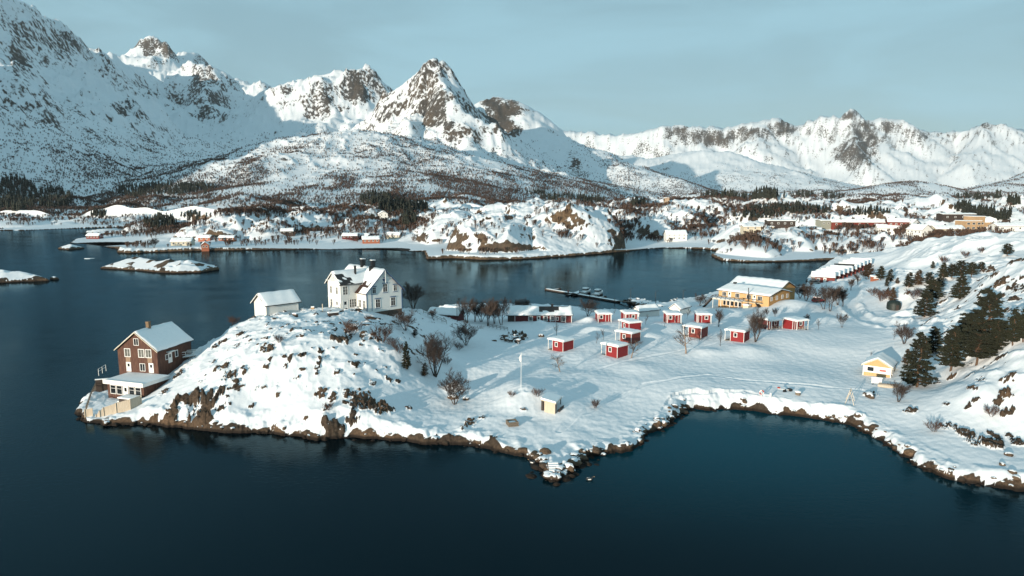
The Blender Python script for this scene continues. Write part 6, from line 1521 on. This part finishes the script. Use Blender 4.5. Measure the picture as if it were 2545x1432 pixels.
FH = [(455,610,8,13,2.6,2.0,P2+.15,M_CREAM,'cream house with a veranda on the far left shore below the snow hill'),
 (512,599,5,9,2.4,1.4,P2-.1,M_ORNG,'orange cottage on the far shore slope, left of the orange pair'),(566,599,5,11,2.3,1.2,P2,M_ORNG,'long orange cottage on the far shore slope, right of the orange pair'),
 (511,619,4.5,6,2.6,1.8,.35,M_ORNG,'orange boathouse with a bright gable right at the far waterline'),(236,593,6,10,2.2,1.6,P2,M_RED2,'red roofed boathouse on the far left spit'),(715,581,6,9,1.9,1.8,P2+.2,M_DARKW,'dark little hut on the far snow slope'),
 (872,593,7,11,2.0,1.6,P2,M_DRED,'dark red house on the far shore, left of the red cluster'),(905,594,6,9,2.0,1.6,P2-.2,M_DRED,'dark red house in the middle of the far red cluster'),(922,604,6,12,2.6,1.8,P2+.25,M_ORNG,'bright orange red house in front of the far red cluster'),
 (952,546,8,9,5.0,2.4,.3,M_WHITE,'white two storey house under the dark spruces across the water'),(980,592,6,10,2.2,1.8,P2-.15,M_CREAM,'small cream house at the foot of the big rocky knoll'),
 (1678,597,9,15,4.2,2.6,P2,M_WHITE,'large white house with a dormer at the head of the far inlet'),(1881,573,7,20,2.4,.7,P2,M_CREAM,'long low cream house on the rocky rise beyond the harbour'),(1938,561,7,18,3.0,.5,P2-.05,M_DARKW,'flat dark brown house on the rocky rise beyond the harbour'),(2057,560,8,15,3.2,.6,P2+.1,M_GREY,'grey green flat house on the snow between the brown house and the village'),
 (2150,563,8,50,3.0,1.9,P2-.12,M_RED2,'long red row house with a single snow roof in the village'),(2208,578,9,17,3.0,2.4,P2-.2,M_WHITE,'white village house in front of the long red row house'),(2284,582,9,13,3.0,3.4,.25,M_WHITE,'white village house whose gable faces the water'),(2352,580,9,20,3.0,2.0,P2,M_CREAM,'long pale village house right of the gabled white one'),
 (2255,566,9,12,3.2,2.6,.5,M_WHITE,'white village house behind, with steep snow roof'),(2230,563,8,14,3.2,2.2,P2-.3,M_RED2,'red village house half hidden behind the white ones'),(2375,545,8,24,3.4,.5,P2,M_DARKW,'dark flat roofed building below the spruce grove'),(2512,573,9,24,2.8,1.8,P2,M_WHITE,'low white hall below the tan school'),(2537,566,7,9,2.6,1.6,.2,M_RED2,'small red and white building at the right edge of the village'),
 (1656,504,5,5,5,.6,.1,M_TAN,'small tan tower like hut on the knoll top beyond the inlet')]
for a in FH: far_house(*a, nwin=(2 if a[3] < 10 else (4 if a[3] < 30 else 9)), sub=dormer if a[0] == 1678 else None)
def school():
    x, y, z = ground(2440, 572, 345, 1500); H = thing('school', 'large tan flat roofed school building in the village', 'building', (x, y, z), .12)
    for n_, (x0, x1, y0, y1, h) in enumerate([(-16, -4, -4, 6, 6.5), (-8, 0, -2, 8, 9.5), (-4, 12, 0, 10, 5.2), (12, 24, 2, 10, 4.4)]):
        m = MB(); m.box(x0+.004*n_, x1-.004*n_, y0, y1, -5, h); wl = m.build('wall', M_TAN, H); r = MB(); r.box(x0-.2, x1+.2, y0-.2, y1+.2, h+.004+.01*n_, h+.35); r.build('flat_roof', M_SNOW, wl)
        F = frame_at((x0, y0, 0), (1, 0, 0), (0, -1, 0)); w = x1 - x0; k = max(2, int(w/4))
        for i in range(k):
            window(H, F, w*(i+.5)/k, 1.0, 2.2, 1.5, 1, 0, t=.12)
            if h > 6: window(H, F, w*(i+.5)/k, 4.0, 2.2, 1.5, 1, 0, t=.12)
    m = MB(); m.prism([(-3, 5.6), (22, 4.9), (8, 9.3)], 3, 12); m.build('hipped_roof_snow', M_SNOW, H)
school()
def mast(px, py, top, label):
    x, y, z = ground(px, py, 345, 3000); _, _, zt = at_d(px, top, y); T = thing('mast', label, 'mast', (x, y, z)); h = max(zt - z, 4); b = MB(); b.tube([(0, 0, -1), (0, 0, h)], [.16, .1], 6); b.build('pole', M_WOOD, T); b = MB(); b.bar((-1.2, 0, h*.92), (1.2, 0, h*.92), .14); b.build('crossarm', M_WOOD, T)
for i, a in enumerate([(1025,532,512,'grey power pole before the dark spruces across the water'),(1803,573,556,'grey power pole on the brown scrub slope beyond the inlet'),(1637,520,505,'grey power pole on the snowy knoll beyond the inlet, beside the tan hut'),(2004,545,530,'grey power pole in the spruce belt beyond the harbour')]): mast(*a)
# bigger bare trees on the far shore
for kind, px, py, tp, lab in [('wid1',383,616,588,'dark bare tree at the waterline of the far left shore'),('wid2',650,583,565,'dark bushy tree on the far shore above the dark hut'),('wid3',2310,600,575,'brown bushy tree in front of the long pale village house'),('wid1',2160,608,596,'dark round bush on the far snow slope, upper one'),('wid2',2120,628,614,'dark round bush on the far snow slope, lower one')]:
    x, y, z = ground(px, py, 345, 1500); _, _, zt = at_d(px, tp, y); h = max(zt - z, 3); me, k = proto(kind); T = thing('bare_tree', lab, 'tree', (x, y, z), SEQ.random() * 6.28); s = h / k; T.scale = (s*1.2, s*1.2, s)
    for d in me: o = bpy.data.objects.new(d.name.split('.')[0], d); COL.objects.link(o); o.parent = T
# ------------------------------------------------------------------ thin cold air
b = MB(); b.box(-13000, 13000, -3000, 12500, -4, 1500); hz = b.build('haze', M_SNOW); hz['kind'] = 'stuff'; hz['label'] = 'thin pale winter haze lying over the whole fjord'; hz['category'] = 'haze'
m = bpy.data.materials.new('haze_air'); m.use_nodes = True; nt = m.node_tree; nt.nodes.clear(); o = nt.nodes.new('ShaderNodeOutputMaterial'); v = nt.nodes.new('ShaderNodeVolumePrincipled')
v.inputs['Color'].default_value = (.86, .93, 1.0, 1); v.inputs['Density'].default_value = 2.0e-5; v.inputs['Anisotropy'].default_value = 0.0
nt.links.new(v.outputs[0], o.inputs['Volume']); hz.data.materials.clear(); hz.data.materials.append(m)
